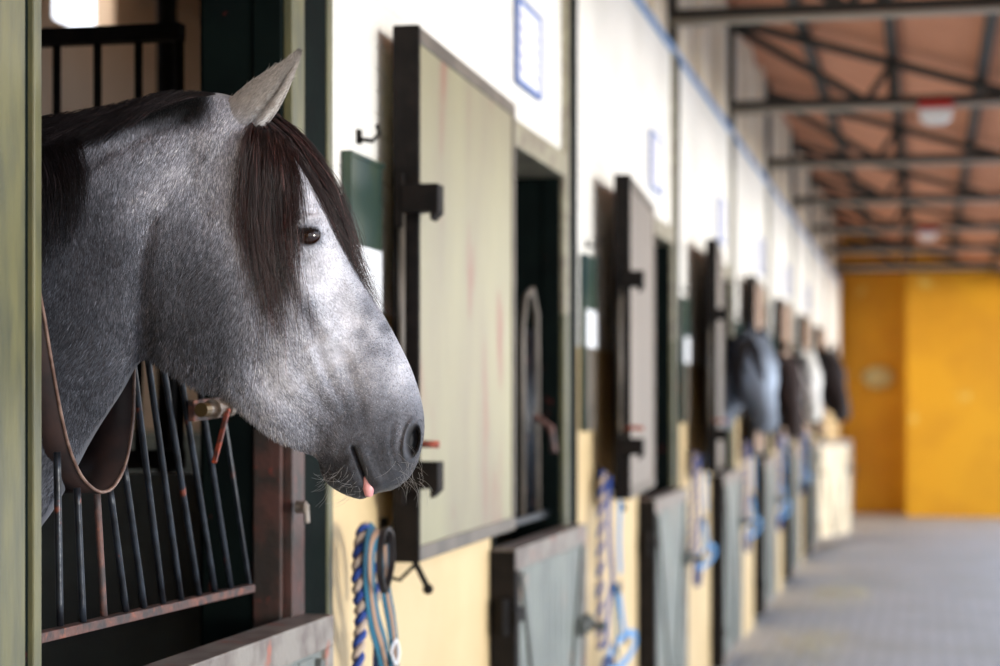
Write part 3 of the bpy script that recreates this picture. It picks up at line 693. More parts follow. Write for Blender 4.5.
def coat_grey(x, y, crest):
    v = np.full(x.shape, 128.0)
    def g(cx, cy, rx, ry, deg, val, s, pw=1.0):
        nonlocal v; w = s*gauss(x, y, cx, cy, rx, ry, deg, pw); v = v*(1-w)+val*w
    g(-300, 500, 350, 500, 0, 60, .9); g(50, 330, 105, 150, 0, 52, .95); g(60, 215, 60, 55, 0, 48, .85); g(75, 430, 50, 60, 0, 64, .5); g(110, 250, 45, 40, 0, 55, .75)  # dark neck and cheek greys, deepened to paint in the stall's shade
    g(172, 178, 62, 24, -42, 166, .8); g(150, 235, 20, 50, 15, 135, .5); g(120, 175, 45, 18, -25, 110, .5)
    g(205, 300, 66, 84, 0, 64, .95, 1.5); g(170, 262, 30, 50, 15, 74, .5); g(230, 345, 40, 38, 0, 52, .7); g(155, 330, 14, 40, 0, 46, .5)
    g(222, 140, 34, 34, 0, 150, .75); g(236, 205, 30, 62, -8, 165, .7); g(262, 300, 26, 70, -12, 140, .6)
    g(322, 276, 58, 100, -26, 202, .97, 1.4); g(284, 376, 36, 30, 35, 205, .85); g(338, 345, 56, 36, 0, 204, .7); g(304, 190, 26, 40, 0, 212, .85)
    g(402, 368, 15, 44, -22, 200, .8)  # top-lit rim of the nose painted into the coat colour
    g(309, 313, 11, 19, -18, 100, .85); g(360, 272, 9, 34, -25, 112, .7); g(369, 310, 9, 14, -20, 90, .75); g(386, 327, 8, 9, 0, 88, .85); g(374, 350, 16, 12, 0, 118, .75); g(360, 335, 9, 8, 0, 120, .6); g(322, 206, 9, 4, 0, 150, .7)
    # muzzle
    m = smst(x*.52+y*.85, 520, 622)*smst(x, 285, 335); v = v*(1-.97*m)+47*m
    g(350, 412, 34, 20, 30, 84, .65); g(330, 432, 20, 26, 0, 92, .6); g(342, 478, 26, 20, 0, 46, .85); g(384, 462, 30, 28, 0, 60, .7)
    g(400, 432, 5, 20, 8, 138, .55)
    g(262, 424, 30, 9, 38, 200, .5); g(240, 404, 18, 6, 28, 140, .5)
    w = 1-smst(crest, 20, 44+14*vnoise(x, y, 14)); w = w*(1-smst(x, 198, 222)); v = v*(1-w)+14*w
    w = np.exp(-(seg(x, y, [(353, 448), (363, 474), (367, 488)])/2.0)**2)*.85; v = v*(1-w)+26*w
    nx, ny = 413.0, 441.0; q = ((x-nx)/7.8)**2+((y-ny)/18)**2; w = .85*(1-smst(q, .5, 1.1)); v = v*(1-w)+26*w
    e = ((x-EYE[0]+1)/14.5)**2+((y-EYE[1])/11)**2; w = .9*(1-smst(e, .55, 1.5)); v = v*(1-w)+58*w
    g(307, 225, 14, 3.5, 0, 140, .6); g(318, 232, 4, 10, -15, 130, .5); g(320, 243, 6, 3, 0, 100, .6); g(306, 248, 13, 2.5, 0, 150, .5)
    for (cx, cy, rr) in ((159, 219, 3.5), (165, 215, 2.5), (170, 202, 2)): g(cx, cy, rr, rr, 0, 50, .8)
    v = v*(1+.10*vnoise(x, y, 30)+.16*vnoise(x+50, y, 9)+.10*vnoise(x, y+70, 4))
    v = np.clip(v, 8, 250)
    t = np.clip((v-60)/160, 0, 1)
    c = np.stack([v*(.94+.045*t), v*(.975+.01*t), v*(1.075-.06*t)], -1)/255  # dark greys pushed to blue, painting in sky light in the shade
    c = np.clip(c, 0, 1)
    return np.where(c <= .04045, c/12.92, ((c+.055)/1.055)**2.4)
def plain_coat(dark, light, blaze):
    def f(x, y, crest):
        t = np.clip(.5+.5*vnoise(x, y, 30), 0, 1)[..., None]
        c = np.array(dark)*(1-t)+np.array(light)*t
        if blaze is not None:
            w = (gauss(x, y, 345, 310, 60, 130, -25, 1.5)*.95)[..., None]; c = c*(1-w)+np.array(blaze)*w
        w = ((1-smst(crest, 10, 30))*(x < 216))[..., None]; c = c*(1-w)+np.array((.01, .01, .01))*w
        return c
    return f
def interp_stn(sub):
    n = len(STN); out = []
    for i in range(n-1):
        k = sub(i); p0, p1, p2, p3 = STN[max(i-1, 0)], STN[i], STN[i+1], STN[min(i+2, n-1)]
        for j in range(k):
            t = j/k; out.append(.5*((2*p1)+(-p0+p2)*t+(2*p0-5*p1+4*p2-p3)*t*t+(-p0+3*p1-3*p2+p3)*t**3))
    out.append(STN[-1]); return np.array(out)
class Pose:
    """plan-view midline: tangent heading psi(x) integrated along the body"""
    def __init__(s, anchor_px, anchor_world, head_psi, x0=20, x1=110, scale=1.0, dz=0.0, pitch=0.0):
        xs = np.arange(-1400, 460, 2.0); psi = head_psi*smst(xs, x0, x1)
        X = np.cumsum(np.cos(psi))*2*MPX*scale; Y = np.cumsum(np.sin(psi))*2*MPX*scale
        ax = np.interp(anchor_px, xs, X); ay = np.interp(anchor_px, xs, Y)
        s.xs, s.X, s.Y, s.psi, s.sc, s.dz = xs, X-ax+anchor_world[0], Y-ay+anchor_world[1], psi, scale, dz
    def __call__(s, x, y, d):
        X = np.interp(x, s.xs, s.X); Y = np.interp(x, s.xs, s.Y); p = np.interp(x, s.xs, s.psi); m = MPX*s.sc
        return np.stack([X-np.sin(p)*d*m, Y+np.cos(p)*d*m, 1.6+s.dz+(403-y)*m], -1)
def mesh_np(name, verts, faces, mat_, parent, colors=None, smooth=True):
    me = bpy.data.meshes.new(name); nv, nf, k = len(verts), len(faces), faces.shape[1]
    me.vertices.add(nv); me.vertices.foreach_set('co', np.ascontiguousarray(verts, dtype=np.float32).ravel())
    me.loops.add(nf*k); me.loops.foreach_set('vertex_index', np.ascontiguousarray(faces, dtype=np.int32).ravel())
    me.polygons.add(nf); me.polygons.foreach_set('loop_start', np.arange(nf, dtype=np.int32)*k)
    me.polygons.foreach_set('use_smooth', np.full(nf, smooth))
    me.update(calc_edges=True); me.validate()
    if colors is not None:
        ca = me.color_attributes.new('coat', 'FLOAT_COLOR', 'POINT'); cc = np.ones((nv, 4), np.float32); cc[:, :3] = colors; ca.data.foreach_set('color', cc.ravel())
    me.materials.append(mat_); o = bpy.data.objects.new(name, me); COL.objects.link(o)
    if parent: o.parent = parent
    return o
def tube_arrays(paths, radii, k=3):
    """paths (n,m,3) -> tube mesh arrays"""
    n, m, _ = paths.shape
    tg = np.gradient(paths, axis=1); tg /= np.linalg.norm(tg, axis=2, keepdims=True)+1e-12
    ref = np.array([.31, -.83, .12]); a = np.cross(tg, ref); a /= np.linalg.norm(a, axis=2, keepdims=True)+1e-12; c = np.cross(tg, a)
    V = []
    for j in range(k):
        an = 2*math.pi*j/k; V.append(paths+(a*math.cos(an)+c*math.sin(an))*radii[..., None])
    V = np.stack(V, 2).reshape(-1, 3)
    i = np.arange(n)[:, None, None]*m*k; s_ = np.arange(m-1)[None, :, None]*k; j = np.arange(k)[None, None, :]
    q = np.stack([i+s_+j, i+s_+(j+1) % k, i+s_+k+(j+1) % k, i+s_+k+j], -1).reshape(-1, 4)
    return V, q
def cr_paths(P, m):
    """P (n,c,3) control points -> (n,m,3) Catmull-Rom"""
    n, c, _ = P.shape; t = np.linspace(0, c-1-1e-6, m); i = t.astype(int); f = (t-i)[None, :, None]
    g = lambda k: P[:, np.clip(k, 0, c-1)]
    p0, p1, p2, p3 = g(i-1), g(i), g(i+1), g(i+2)
    return .5*((2*p1)+(-p0+p2)*f+(2*p0-5*p1+4*p2-p3)*f*f+(-p0+3*p1-3*p2+p3)*f**3)
def apparent(x, y, d):
    k = 1/(1-np.abs(d)/F); return 500+(x-500)*k, 403+(y-403)*k
def model(P):
    k = (1-np.abs(P[..., 2])/F); P = P.copy(); P[..., 0] = 500+(P[..., 0]-500)*k; P[..., 1] = 403+(P[..., 1]-403)*k; return P
def build_horse(pose, coatfn, label, mane_col, hi=True, group=None):
    S = interp_stn((lambda i: 10 if i < 9 else (30 if i >= 20 else 22)) if hi else (lambda i: 3))
    K = 300 if hi else 40
    ph = np.linspace(0, 2*np.pi, K, endpoint=False)
    c = (1-np.cos(ph))/2
    T, B, W_h, g_, p_ = S[:, 0:2], S[:, 2:4], S[:, 4], S[:, 5], S[:, 6]
    PX = T[:, None, 0]+(B-T)[:, None, 0]*c; PY = T[:, None, 1]+(B-T)[:, None, 1]*c
    cc = c[None, :]**g_[:, None]; h = np.clip(1-np.abs(2*cc-1)**p_[:, None], 0, 1)**(1/p_[:, None])
    side = np.where(ph < np.pi, -1.0, 1.0)[None, :]
    AX, AY = apparent(PX, PY, W_h[:, None]*h)
    rel = relief(AX, AY)*np.minimum(1, h*1.6)
    dep = side*np.maximum(W_h[:, None]*h+rel*np.minimum(1, W_h[:, None]/20), 0)
    V = pose(PX, PY, dep); ns = len(S)
    crest = np.abs(c[None, :])*np.hypot(B[:, 0]-T[:, 0], B[:, 1]-T[:, 1])[:, None]
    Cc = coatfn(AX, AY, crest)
    i = np.arange(ns-1)[:, None]*K; j = np.arange(K)[None, :]
    Fq = np.stack([i+j, i+(j+1) % K, i+K+(j+1) % K, i+K+j], -1).reshape(-1, 4)
    vv = V.reshape(-1, 3); colr = Cc.reshape(-1, 3)
    # legs, part of the same body mesh
    legs = []
    gy = 403+(1.6+pose.dz-.03)/(MPX*pose.sc)
    for (x0, dz_) in ((-285, -85), (-300, 85)):
        legs.append(([(x0+10, 760, dz_), (x0, 900, dz_), (x0+8, 1010, dz_), (x0+4, 1120, dz_), (x0+2, 1150, dz_), (x0, gy-110, dz_), (x0+14, gy-60, dz_), (x0+22, gy-34, dz_), (x0+26, gy, dz_)], [95, 62, 44, 40, 38, 25, 30, 34, 42]))
    for (x0, dz_) in ((-1190, -95), (-1215, 95)):
        legs.append(([(x0+20, 720, dz_), (x0+45, 850, dz_), (x0+10, 960, dz_), (x0-50, 1090, dz_), (x0-45, 1130, dz_), (x0-36, gy-110, dz_), (x0-22, gy-60, dz_), (x0-12, gy-34, dz_), (x0-8, gy, dz_)], [110, 84, 56, 38, 36, 27, 31, 34, 42]))
    for pts, rr in legs:
        P = cr_paths(np.array([pts], float), 30); R = np.interp(np.linspace(0, len(rr)-1, 30), np.arange(len(rr)), rr)
        lv, lq = tube_arrays(P, R[None, :].repeat(1, 0), 16)
        wv = pose(lv[:, 0], lv[:, 1], lv[:, 2]); Fq = np.vstack([Fq, lq+len(vv)]); vv = np.vstack([vv, wv])
        colr = np.vstack([colr, coatfn(lv[:, 0], lv[:, 1], np.full(len(lv), 99.0))*.6])
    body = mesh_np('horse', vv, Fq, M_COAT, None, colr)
    tag(body, label, 'horse', group)
    # near-side depth map for hair placement
    near = (ph > 0.02) & (ph < np.pi-.02)
    gx0, gy0, gs = -120, 60, 2.0
    H = np.full((240, 290), np.nan)
    SX, SY = apparent(PX, PY, dep); ix = ((SX[:, near]-gx0)/gs).astype(int).ravel(); iy = ((SY[:, near]-gy0)/gs).astype(int).ravel(); dd = dep[:, near].ravel()
    ok = (ix >= 0) & (ix < 290) & (iy >= 0) & (iy < 240); H[iy[ok], ix[ok]] = dd[ok]
    for _ in range(60):
        m_ = np.isnan(H)
        if not m_.any(): break
        for ax, s_ in ((0, 1), (0, -1), (1, 1), (1, -1)):
            R_ = np.roll(H, s_, ax); m_ = np.isnan(H); H[m_] = R_[m_]
    H = np.nan_to_num(H, nan=0)
    def surf(x, y):
        return H[np.clip(((y-gy0)/gs), 0, 239).astype(int), np.clip(((x-gx0)/gs), 0, 289).astype(int)]
    # ears
    def ear(dsign, sx=1.0, tilt=0.0, shift=0.0):
        L = np.array([(206, 134), (209, 120), (219, 108), (233, 97), (248, 84), (263, 74), (277, 66), (289, 58), (297.5, 51.5)], float)
        Rr = np.array([(250, 146), (256, 139), (265, 127), (276, 112), (284, 98), (290, 84), (294, 73), (297.5, 62), (298.5, 52)], float)
        nu, nvv = 60, 40
        tt = np.linspace(0, 8, nu); Lx = np.interp(tt, range(9), L[:, 0]); Ly = np.interp(tt, range(9), L[:, 1]); Rx = np.interp(tt, range(9), Rr[:, 0]); Ry = np.interp(tt, range(9), Rr[:, 1])
        u = np.linspace(0, 1, nvv)[None, :]
        wid = np.hypot(Rx-Lx, Ry-Ly)[:, None]
        X = Lx[:, None]+(Rx-Lx)[:, None]*u; Y = Ly[:, None]+(Ry-Ly)[:, None]*u
        cup = np.sin(np.pi*np.clip(u*.92, 0, 1))**.8*wid*.42
        lip = 3.2*np.exp(-((u-.86)/.07)**2)*np.minimum(1, wid/20) - 3.0*np.exp(-((u-.72)/.07)**2)*np.minimum(1, wid/20)
        base = (40-16*np.linspace(0, 1, nu))[:, None]
        D = dsign*(base+cup+lip)
        a = math.radians(tilt); cx, cy = 232, 140
        X2 = cx+(X-cx)*math.cos(a)*sx-(Y-cy)*math.sin(a)*sx+shift; Y2 = cy+(X-cx)*math.sin(a)*sx+(Y-cy)*math.cos(a)*sx
        q_ = model(np.stack([X2, Y2, D], -1)); Vv = pose(q_[..., 0], q_[..., 1], D).reshape(-1, 3)
        ii = np.arange(nu-1)[:, None]*nvv; jj = np.arange(nvv-1)[None, :]
        q = np.stack([ii+jj, ii+jj+1, ii+nvv+jj+1, ii+nvv+jj], -1).reshape(-1, 4)
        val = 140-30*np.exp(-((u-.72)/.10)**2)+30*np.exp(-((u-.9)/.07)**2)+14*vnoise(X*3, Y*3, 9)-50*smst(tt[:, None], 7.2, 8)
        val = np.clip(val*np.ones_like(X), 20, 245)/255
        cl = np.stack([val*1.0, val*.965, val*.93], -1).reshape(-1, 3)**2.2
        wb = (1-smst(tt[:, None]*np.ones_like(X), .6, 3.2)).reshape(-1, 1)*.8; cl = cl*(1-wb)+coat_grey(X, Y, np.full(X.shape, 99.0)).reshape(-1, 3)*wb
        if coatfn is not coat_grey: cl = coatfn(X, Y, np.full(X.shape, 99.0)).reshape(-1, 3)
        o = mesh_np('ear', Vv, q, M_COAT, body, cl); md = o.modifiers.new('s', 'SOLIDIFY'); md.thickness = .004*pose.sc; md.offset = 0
        return X, Y, D, cl.reshape(nu, nvv, 3), o
    ear_near = ear(-1); ear(1, .9, -6, -12)
    # eyes
    for sgn in ((-1, 1) if hi else (-1, 1)):
        e0 = float(surf(np.array([294.0]), np.array([236.0]))[0])
        ed_ = abs(float(surf(np.array([EYE[0]]), np.array([EYE[1]-13.0]))[0]))-15.2; em = model(np.array([EYE[0]-1.0, EYE[1], ed_])); bmc = pose(em[0:1], em[1:2], np.array([sgn*ed_]))[0]
        b = MB(); b.ball((0, 0, 0), 14.5*MPX*pose.sc, 48); eo = b.build('eye', M_EYE, body, smooth=True); eo.location = bmc
        if sgn < 0: eye_ob = eo
    # mane: strands
    def strands(name, roots_fn, n, m, r0, parent=body, warm=1.0):
        P = roots_fn(n); path = model(cr_paths(P, m))
        wpth = pose(path[..., 0], path[..., 1], path[..., 2])
        rad = r0*np.linspace(1, .35, m)[None, :]*rng.uniform(.7, 1.25, (len(P), 1))
        Vv, q = tube_arrays(wpth, rad, 3)
        base = np.array(mane_col)[None, :]*(np.array([[.55, .75, .85]]) if warm < .5 else 1)*rng.lognormal(0, .9, (len(P), 1)); red = rng.random((len(P), 1))
        base = base*(1+red*np.array([[.5, .16, .12]])*warm*np.where(red > .5, 1, .2))
        cl = np.repeat(base, m*3, 0)
        t = np.tile(np.repeat(np.linspace(0, 1, m), 3), len(P))[:, None]; cl = cl*(1+(.9 if warm > .5 else .2)*t*np.array([[1.0, .62, .55]])*warm)
        return mesh_np(name, Vv, q, M_MANE2 if warm < .5 else M_MANE, parent, cl)
    Tx, Ty = S[:, 0], S[:, 1]
    crestY = lambda x: np.interp(x, Tx[:S.shape[0]*2//3], Ty[:S.shape[0]*2//3])
    nm = 1 if hi else .08; rr_ = .00036 if hi else .0035
    R_ = rng
    def near_fringe(n):
        x = R_.uniform(-60, 216, n); y0 = crestY(x)-R_.uniform(-4, 9, n)*np.clip((222-x)/50, .1, 1); L = R_.uniform(35, 95, n); drop = R_.uniform(2, 34, n)*np.clip((220-x)/70, .35, 1)
        P = np.zeros((n, 4, 3))
        for k, f in enumerate((0, .3, .65, 1)):
            P[:, k, 0] = x-L*f+R_.normal(0, 1.5, n)*f; P[:, k, 1] = crestY(np.maximum(P[:, k, 0], -200))+(y0-crestY(x))*(1-f)+drop*f**1.2
            P[:, k, 2] = surf(P[:, k, 0], P[:, k, 1]+3)-3-4*R_.random(n)
        return P
    def far_fall(n):
        x = R_.uniform(-180, 196, n); P = np.zeros((n, 5, 3)); L = R_.uniform(120, 240, n)
        for k, f in enumerate((0, .12, .4, .7, 1)):
            P[:, k, 0] = x-18*f+R_.normal(0, 5, n)*f; P[:, k, 1] = crestY(x)+2-5*np.sin(math.pi*min(f*4, 1))*R_.uniform(.5, 1, n)+L*f; P[:, k, 2] = np.array([-10, 18, 62, 86, 92])[k]+R_.normal(0, 4, n)
        return P
    def hump(n):
        x = R_.uniform(-90, 58, n); P = np.zeros((n, 5, 3)); L = R_.uniform(60, 150, n)*np.clip((120-x)/90, .6, 1.3)
        q = R_.uniform(0, 1, n); ex = x+30*np.clip((x+90)/150, 0, 1)
        for k, f in enumerate((0, .12, .38, .7, 1)):
            P[:, k, 0] = x+(ex-x)*math.sin(math.pi*min(f*1.5, 1)*.5)+R_.normal(0, 3, n)*f; P[:, k, 1] = crestY(x)-9*np.sin(math.pi*min(f*4, 1))+L*f
            P[:, k, 2] = surf(P[:, k, 0], P[:, k, 1])*[0.05, .75, 1, 1, 1][k]-[0, 5, 6, 5, 2][k]-R_.uniform(0, 5, n)
        return P
    def fore_left(n):
        s_ = R_.beta(1.1, 1.0, n)          # 0 left edge .. 1 right edge
        P = np.zeros((n, 6, 3)); L = R_.beta(1.7, 1.7, n)
        yb = 165+180*L*(.55+.45*np.sin(np.pi*np.clip(s_*.9+.12, 0, 1)))
        wob = R_.normal(0, 7, (n, 1)); clump = 4.5*np.sin(s_*34+R_.normal(0, .4, n))[:, None]
        for k, f in enumerate((0, .15, .35, .58, .8, 1)):
            yy = 118+8*s_+(yb-122)*f
            le = np.interp(yy, [110, 140, 180, 220, 260, 300, 340], [256, 244, 239, 238, 244, 252, 262])
            re = np.interp(yy, [110, 140, 180, 220, 260, 300, 340], [276, 289, 297, 297, 298, 300, 303])
            P[:, k, 0] = le+(re-le)*s_+wob[:, 0]*f+clump[:, 0]*f*f; P[:, k, 1] = yy
            P[:, k, 2] = surf(P[:, k, 0], yy)*[.55, .95, 1, 1, 1, 1][k]-3-(4+4*np.sin(s_*26+k*.5)+R_.uniform(0, 5, n))*[.6, 1, 1, .9, .6, .3][k]
            P[:, k, 0] += 2.2*np.sin(k*1.3+s_*55)*f
        return P
    def fore_wisps(n):
        P = np.zeros((n, 6, 3)); x0 = R_.uniform(246, 300, n); dx = R_.uniform(-12, 26, n); L = R_.uniform(150, 250, n)
        for k, f in enumerate((0, .2, .4, .6, .8, 1)):
            P[:, k, 0] = x0+dx*f*f+R_.normal(0, 2.0, n); P[:, k, 1] = 135+L*f
            P[:, k, 2] = surf(P[:, k, 0], P[:, k, 1])-3-R_.uniform(0, 3, n)
        return P
    def strays(n):
        P = fore_right(n); P[:, :, 0] += np.linspace(0, 1, 7)[None]*R_.uniform(-4, 16, (n, 1)); P[:, :, 1] += np.linspace(0, 1, 7)[None]**2*R_.uniform(-10, 40, (n, 1)); return P
    def fore_right(n):
        s_ = R_.beta(1.3, 1.3, n); P = np.zeros((n, 7, 3)); L = R_.beta(3, 1.2, n)
        Lft = np.array([(262, 128), (284, 152), (302, 182), (320, 204), (336, 236), (350, 268), (362, 300)], float)
        Rgt = np.array([(276, 112), (303, 133), (326, 163), (345, 199), (357, 238), (366, 272), (392, 322)], float)
        ar = np.arange(7)
        for k in range(7):
            f = k/6*6*np.clip(L, .45, 1); lx = np.interp(f, ar, Lft[:, 0]); ly = np.interp(f, ar, Lft[:, 1]); rx = np.interp(f, ar, Rgt[:, 0]); ry = np.interp(f, ar, Rgt[:, 1])
            P[:, k, 0] = lx+(rx-lx)*s_+R_.normal(0, .9+.5*k, n)*.9+1.8*np.sin(s_*30+k*.9); P[:, k, 1] = ly+(ry-ly)*s_+R_.normal(0, .8, n)
            P[:, k, 2] = [-26, -26, -26, -24, -20, -14, -6][k]-(7+7*np.sin(s_*21+k*.4)+R_.uniform(0, 6, n))*(1-k/8)+20*(s_-.5)
        return P
    strands('mane', lambda n: np.concatenate([np.concatenate([f_, f_[:, -1:]], 1) if f_.shape[1] == 4 else f_ for f_ in (near_fringe(int(2600*nm)), far_fall(int(900*nm)), hump(int(2600*nm)))]), 0, 16, rr_, body, .12)
    strands('forelock', lambda n: np.concatenate([np.concatenate([a_, a_[:, -1:]], 1) if a_.shape[1] == 6 else a_ for a_ in (fore_left(int(2300*nm)), fore_wisps(int(150*nm)), fore_right(int(850*nm)), strays(int(50*nm)))]), 0, 26, rr_*.85)
    if not hi: return body
    # short coat hair over the near side (the side that shows its texture)
    NF = 210000
    si = R_.random(NF); stn_w = np.hypot(*(np.diff(S[:, :2]+S[:, 2:4], axis=0).T))/2*np.hypot(B[:-1, 0]-T[:-1, 0], B[:-1, 1]-T[:-1, 1])
    vis = np.maximum(S[:-1, 0], S[:-1, 2]) > 25; stn_w = stn_w*vis; cdf = np.cumsum(stn_w)/stn_w.sum(); i0 = np.clip(np.searchsorted(cdf, si), 0, ns-2); fr = R_.random(NF)
    cu = R_.uniform(.004, .996, NF)                      # uniform in c -> uniform on the picture side
    phs = np.arccos(1-2*cu)/(2*np.pi)*K; j0 = phs.astype(int); fj = phs-j0
    def lerp2(A):
        a = A[i0, j0]; b_ = A[i0+1, j0]; c_ = A[i0, (j0+1) % K]; d_ = A[i0+1, (j0+1) % K]
        f1 = fr[:, None] if A.ndim == 3 else fr; f2 = fj[:, None] if A.ndim == 3 else fj
        return (a*(1-f1)+b_*f1)*(1-f2)+(c_*(1-f1)+d_*f1)*f2
    bx, by, bd, bc = lerp2(SX), lerp2(SY), lerp2(dep), lerp2(Cc)
    keep = (bx > 20) & ((((bx-EYE[0]+1)/13)**2+((by-EYE[1])/9)**2) > 1) & ((((bx-411)/8)**2+((by-441)/17)**2) > 1)
    bx, by, bd, bc = bx[keep], by[keep], bd[keep], bc[keep]; n = len(bx)
    fz = smst(bx, 240, 330)
    ang = np.radians(108-50*smst(bx, 215, 300)*smst(by, 190, 260)+18*vnoise(bx, by, 40)*2)+R_.normal(0, .16, n)
    Lh = (6.2-3.4*fz-1.2*smst(by, 430, 470)*fz)*R_.uniform(.6, 1.2, n)*(1-.45*smst(bx, 330, 370))
    ex, ey = bx+np.cos(ang)*Lh, by+np.sin(ang)*Lh
    ed = surf(ex, ey); ed = np.where(np.abs(ed-bd) > 8, bd, ed)-R_.uniform(.5, 1.4, n)
    wv = .26*(1-.3*fz)
    px_, py_ = -np.sin(ang)*wv, np.cos(ang)*wv
    mp = lambda a, b_, c_: pose(*(lambda q: (q[:, 0], q[:, 1], q[:, 2]))(model(np.stack([a, b_, c_], -1))))
    v0 = mp(bx+px_, by+py_, bd-.25); v1 = mp(bx-px_, by-py_, bd-.25); v2 = mp(ex, ey, ed)
    Vv = np.stack([v0, v1, v2], 1).reshape(-1, 3); fq = np.arange(3*n).reshape(-1, 3)
    lum = bc.mean(1); amp = .60-.48*smst(lum, .2, .7)
    k_ = np.exp(R_.normal(0, 1, n)*amp); white = R_.random(n) < .11*(1-smst(lum, .3, .6))
    k_ = np.where(white, np.maximum(k_, 2.0), k_)
    cl = np.clip(bc*k_[:, None]*1.03, 0, .92)
    fur = mesh_np('coat_hair', Vv, fq, M_FUR, body, np.repeat(cl, 3, 0), smooth=False); fur['kind'] = 'stuff'
    # ear fur
    EX, EY, ED, EC, ear_ob = ear_near; n2 = 7000; a1 = R_.integers(0, 59, n2); b1 = R_.integers(0, 39, n2)
    bx, by, bd, bc = EX[a1, b1]+R_.normal(0, .8, n2), EY[a1, b1]+R_.normal(0, .8, n2), ED[a1, b1]-1.6, EC[a1, b1]
    an = np.radians(-45)+R_.normal(0, .25, n2); Lh = R_.uniform(3, 6, n2)
    v0 = mp(bx-np.sin(an)*.26, by+np.cos(an)*.26, bd); v1 = mp(bx+np.sin(an)*.26, by-np.cos(an)*.26, bd); v2 = mp(bx+np.cos(an)*Lh, by+np.sin(an)*Lh, bd-.6)
    cl = np.clip(bc*np.exp(R_.normal(0, .3, n2))[:, None], 0, .9)
    o = mesh_np('ear_hair', np.stack([v0, v1, v2], 1).reshape(-1, 3), np.arange(3*n2).reshape(-1, 3), M_FUR, ear_ob, np.repeat(cl, 3, 0), smooth=False); o['kind'] = 'stuff'
    # whiskers, lashes
    def whisk(n):
        P = np.zeros((n, 4, 3)); h_ = n//2
        x = np.where(np.arange(n) < h_, R_.uniform(395, 421, n), R_.uniform(324, 366, n)); y = np.where(np.arange(n) < h_, R_.uniform(436, 484, n), R_.uniform(462, 496, n))
        y = np.minimum(y, 500-np.abs(x-372)*.35); a = np.where(np.arange(n) < h_, R_.normal(.75, .5, n), R_.normal(1.9, .5, n)); L = R_.uniform(10, 34, n)
        for k, f in enumerate((0, .33, .66, 1)):
            P[:, k, 0] = x+np.cos(a+f*.5)*L*f; P[:, k, 1] = y+np.sin(a+f*.5)*L*f; P[:, k, 2] = surf(x, y)+1-8*f
        return P
    P = whisk(70); path = model(cr_paths(P, 10)); wp = pose(path[..., 0], path[..., 1], path[..., 2]); Vv, q = tube_arrays(wp, np.full((len(P), 1), .00022)*np.linspace(1, .4, 10)[None], 3)
    o = mesh_np('whisker', Vv, q, M_MANE, body, np.full((len(Vv), 3), .35)); o['kind'] = 'stuff'
    P = np.zeros((60, 4, 3)); x = R_.uniform(296, 318, 60)
    for k, f in enumerate((0, .33, .66, 1)):
        P[:, k, 0] = x+(x-302)*.25*f; P[:, k, 1] = 230-1.5*np.sin((x-296)/22*3.14)+f*R_.uniform(-1, 5, 60); P[:, k, 2] = surf(x, np.full(60, 224.0))-1-6*f
    path = model(cr_paths(P, 8)); wp = pose(path[..., 0], path[..., 1], path[..., 2]); Vv, q = tube_arrays(wp, np.full((60, 8), .00025), 3)
    o = mesh_np('eyelash', Vv, q, M_MANE, eye_ob, np.full((len(Vv), 3), .02)); o.location = -eye_ob.location; o['kind'] = 'stuff'
    # tongue tip
    P = np.array([[(365, 468, -18), (367, 478, -27), (368.5, 488, -30), (369, 497, -28)]], float); path = model(cr_paths(P, 14))
    wp = pose(path[..., 0], path[..., 1], path[..., 2]); rad = np.interp(np.linspace(0, 1, 14), [0, .7, .92, 1], [4.5, 5.6, 4.0, .6])*MPX
    Vv, q = tube_arrays(wp, rad[None, :], 18); o = mesh_np('tongue', Vv, q, M_TONGUE, body)
    o['label'] = 'pink tongue tip'
    return body
z0 = 2.95
aw = CAM+z0*((300-500)/F*RV+FV)
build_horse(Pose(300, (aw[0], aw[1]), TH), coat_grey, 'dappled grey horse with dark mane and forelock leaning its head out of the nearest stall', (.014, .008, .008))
FHS = [(3, 760, 11.5, -1.15, 1.0, -.04, (lin((.30, .32, .36)), lin((.46, .50, .56)), lin((.66, .72, .80))), 'distant blue-grey horse with pale face looking out of a stall'),
       (4, 789, 14.4, -1.15, 1.02, -.12, (lin((.16, .12, .12)), lin((.22, .17, .16)), None), 'distant dark brown horse between the blue-grey one and the white one'),
       (5, 809, 17.3, -1.15, 1.05, -.02, (lin((.80, .80, .78)), lin((.92, .92, .90)), lin((.95, .95, .94))), 'distant white horse looking out between two dark horses'),
       (6, 834, 20.2, -.95, 1.25, -.02, (lin((.15, .12, .12)), lin((.20, .16, .16)), None), 'farthest horse, nearly black, head out of the last occupied stall')]
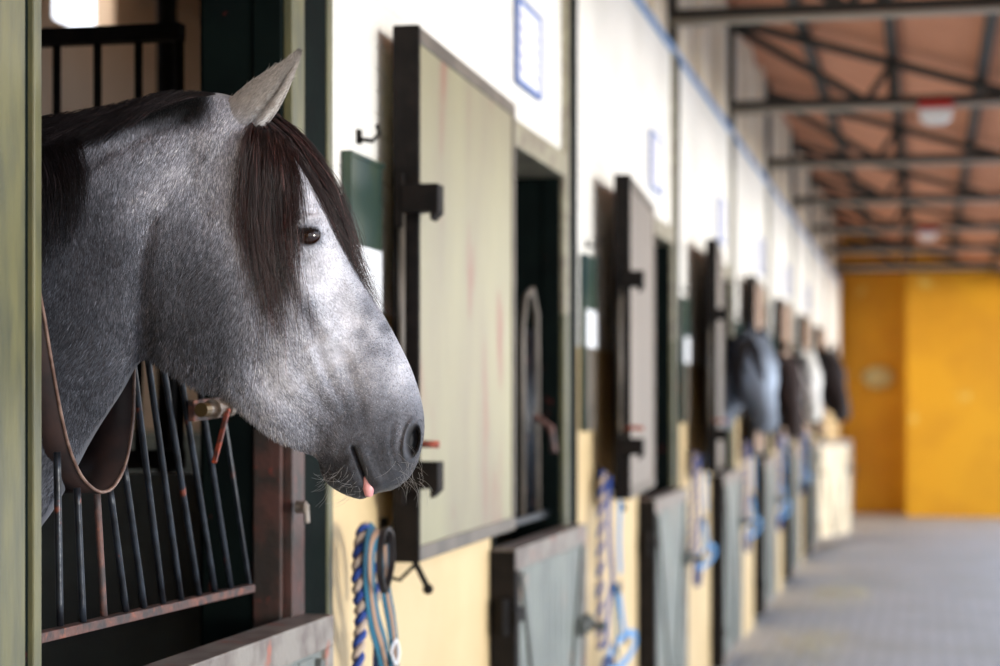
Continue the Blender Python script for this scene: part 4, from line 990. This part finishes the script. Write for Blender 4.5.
for (k, px, z, psi, sc, dz, cs, lab) in FHS:
    wpt = CAM+z*((px-500)/F*RV+FV)
    build_horse(Pose(300, (wpt[0], wpt[1]), psi, 60, 190, sc, dz), plain_coat(*cs), lab, (.012, .011, .012), hi=False, group='horses looking out farther down the aisle')
b = MB(); b.box(-1.2, 1.9, -4.2, -4.0, 0, 4.3); tag(b.build('wall_light_block', M_FAR), 'unseen yellow wall added behind the viewer to block sky light', kind='structure')  # unseen wall, added to keep sky light from behind off the stalls
# ------------------------------------------------------------------ light
w = bpy.data.worlds.new('sky'); SC.world = w; w.use_nodes = True
N = w.node_tree.nodes; L = w.node_tree.links; bg = N['Background']
tc = N.new('ShaderNodeTexCoord'); sp = N.new('ShaderNodeSeparateXYZ'); L.new(tc.outputs['Generated'], sp.inputs['Vector'])
cr = N.new('ShaderNodeValToRGB'); L.new(sp.outputs['Z'], cr.inputs['Fac'])
e = cr.color_ramp.elements; e[0].position = 0.0; e[0].color = (1.0, .97, .92, 1); e[1].position = .55; e[1].color = (.55, .72, 1, 1)
x_ = cr.color_ramp.elements.new(.12); x_.color = (.95, .96, 1, 1)
L.new(cr.outputs['Color'], bg.inputs['Color']); bg.inputs['Strength'].default_value = 3.2
sun = bpy.data.lights.new('sun', 'SUN'); sun.energy = 3.5; sun.angle = math.radians(14); sun.color = (1, .96, .88)
so = bpy.data.objects.new('sun', sun); COL.objects.link(so)
d = Vector((-1, .32, -.01)).normalized(); so.rotation_euler = d.to_track_quat('-Z', 'Y').to_euler()
# ------------------------------------------------------------------ camera
cd = bpy.data.cameras.new('camera'); co = bpy.data.objects.new('camera', cd); COL.objects.link(co); SC.camera = co
co.location = tuple(CAM); co.rotation_euler = (math.radians(90), 0, TH)
cd.sensor_width = 36; cd.lens = F*36/1000; cd.shift_y = .07; cd.clip_start = .05; cd.clip_end = 200
cd.dof.use_dof = True; cd.dof.focus_distance = 2.88; cd.dof.aperture_fstop = 3.0; cd.dof.aperture_blades = 0
SC.view_settings.view_transform = 'Standard'; SC.view_settings.look = 'None'; SC.view_settings.exposure = 0.0; SC.view_settings.gamma = 1
SC.view_settings.use_curve_mapping = False
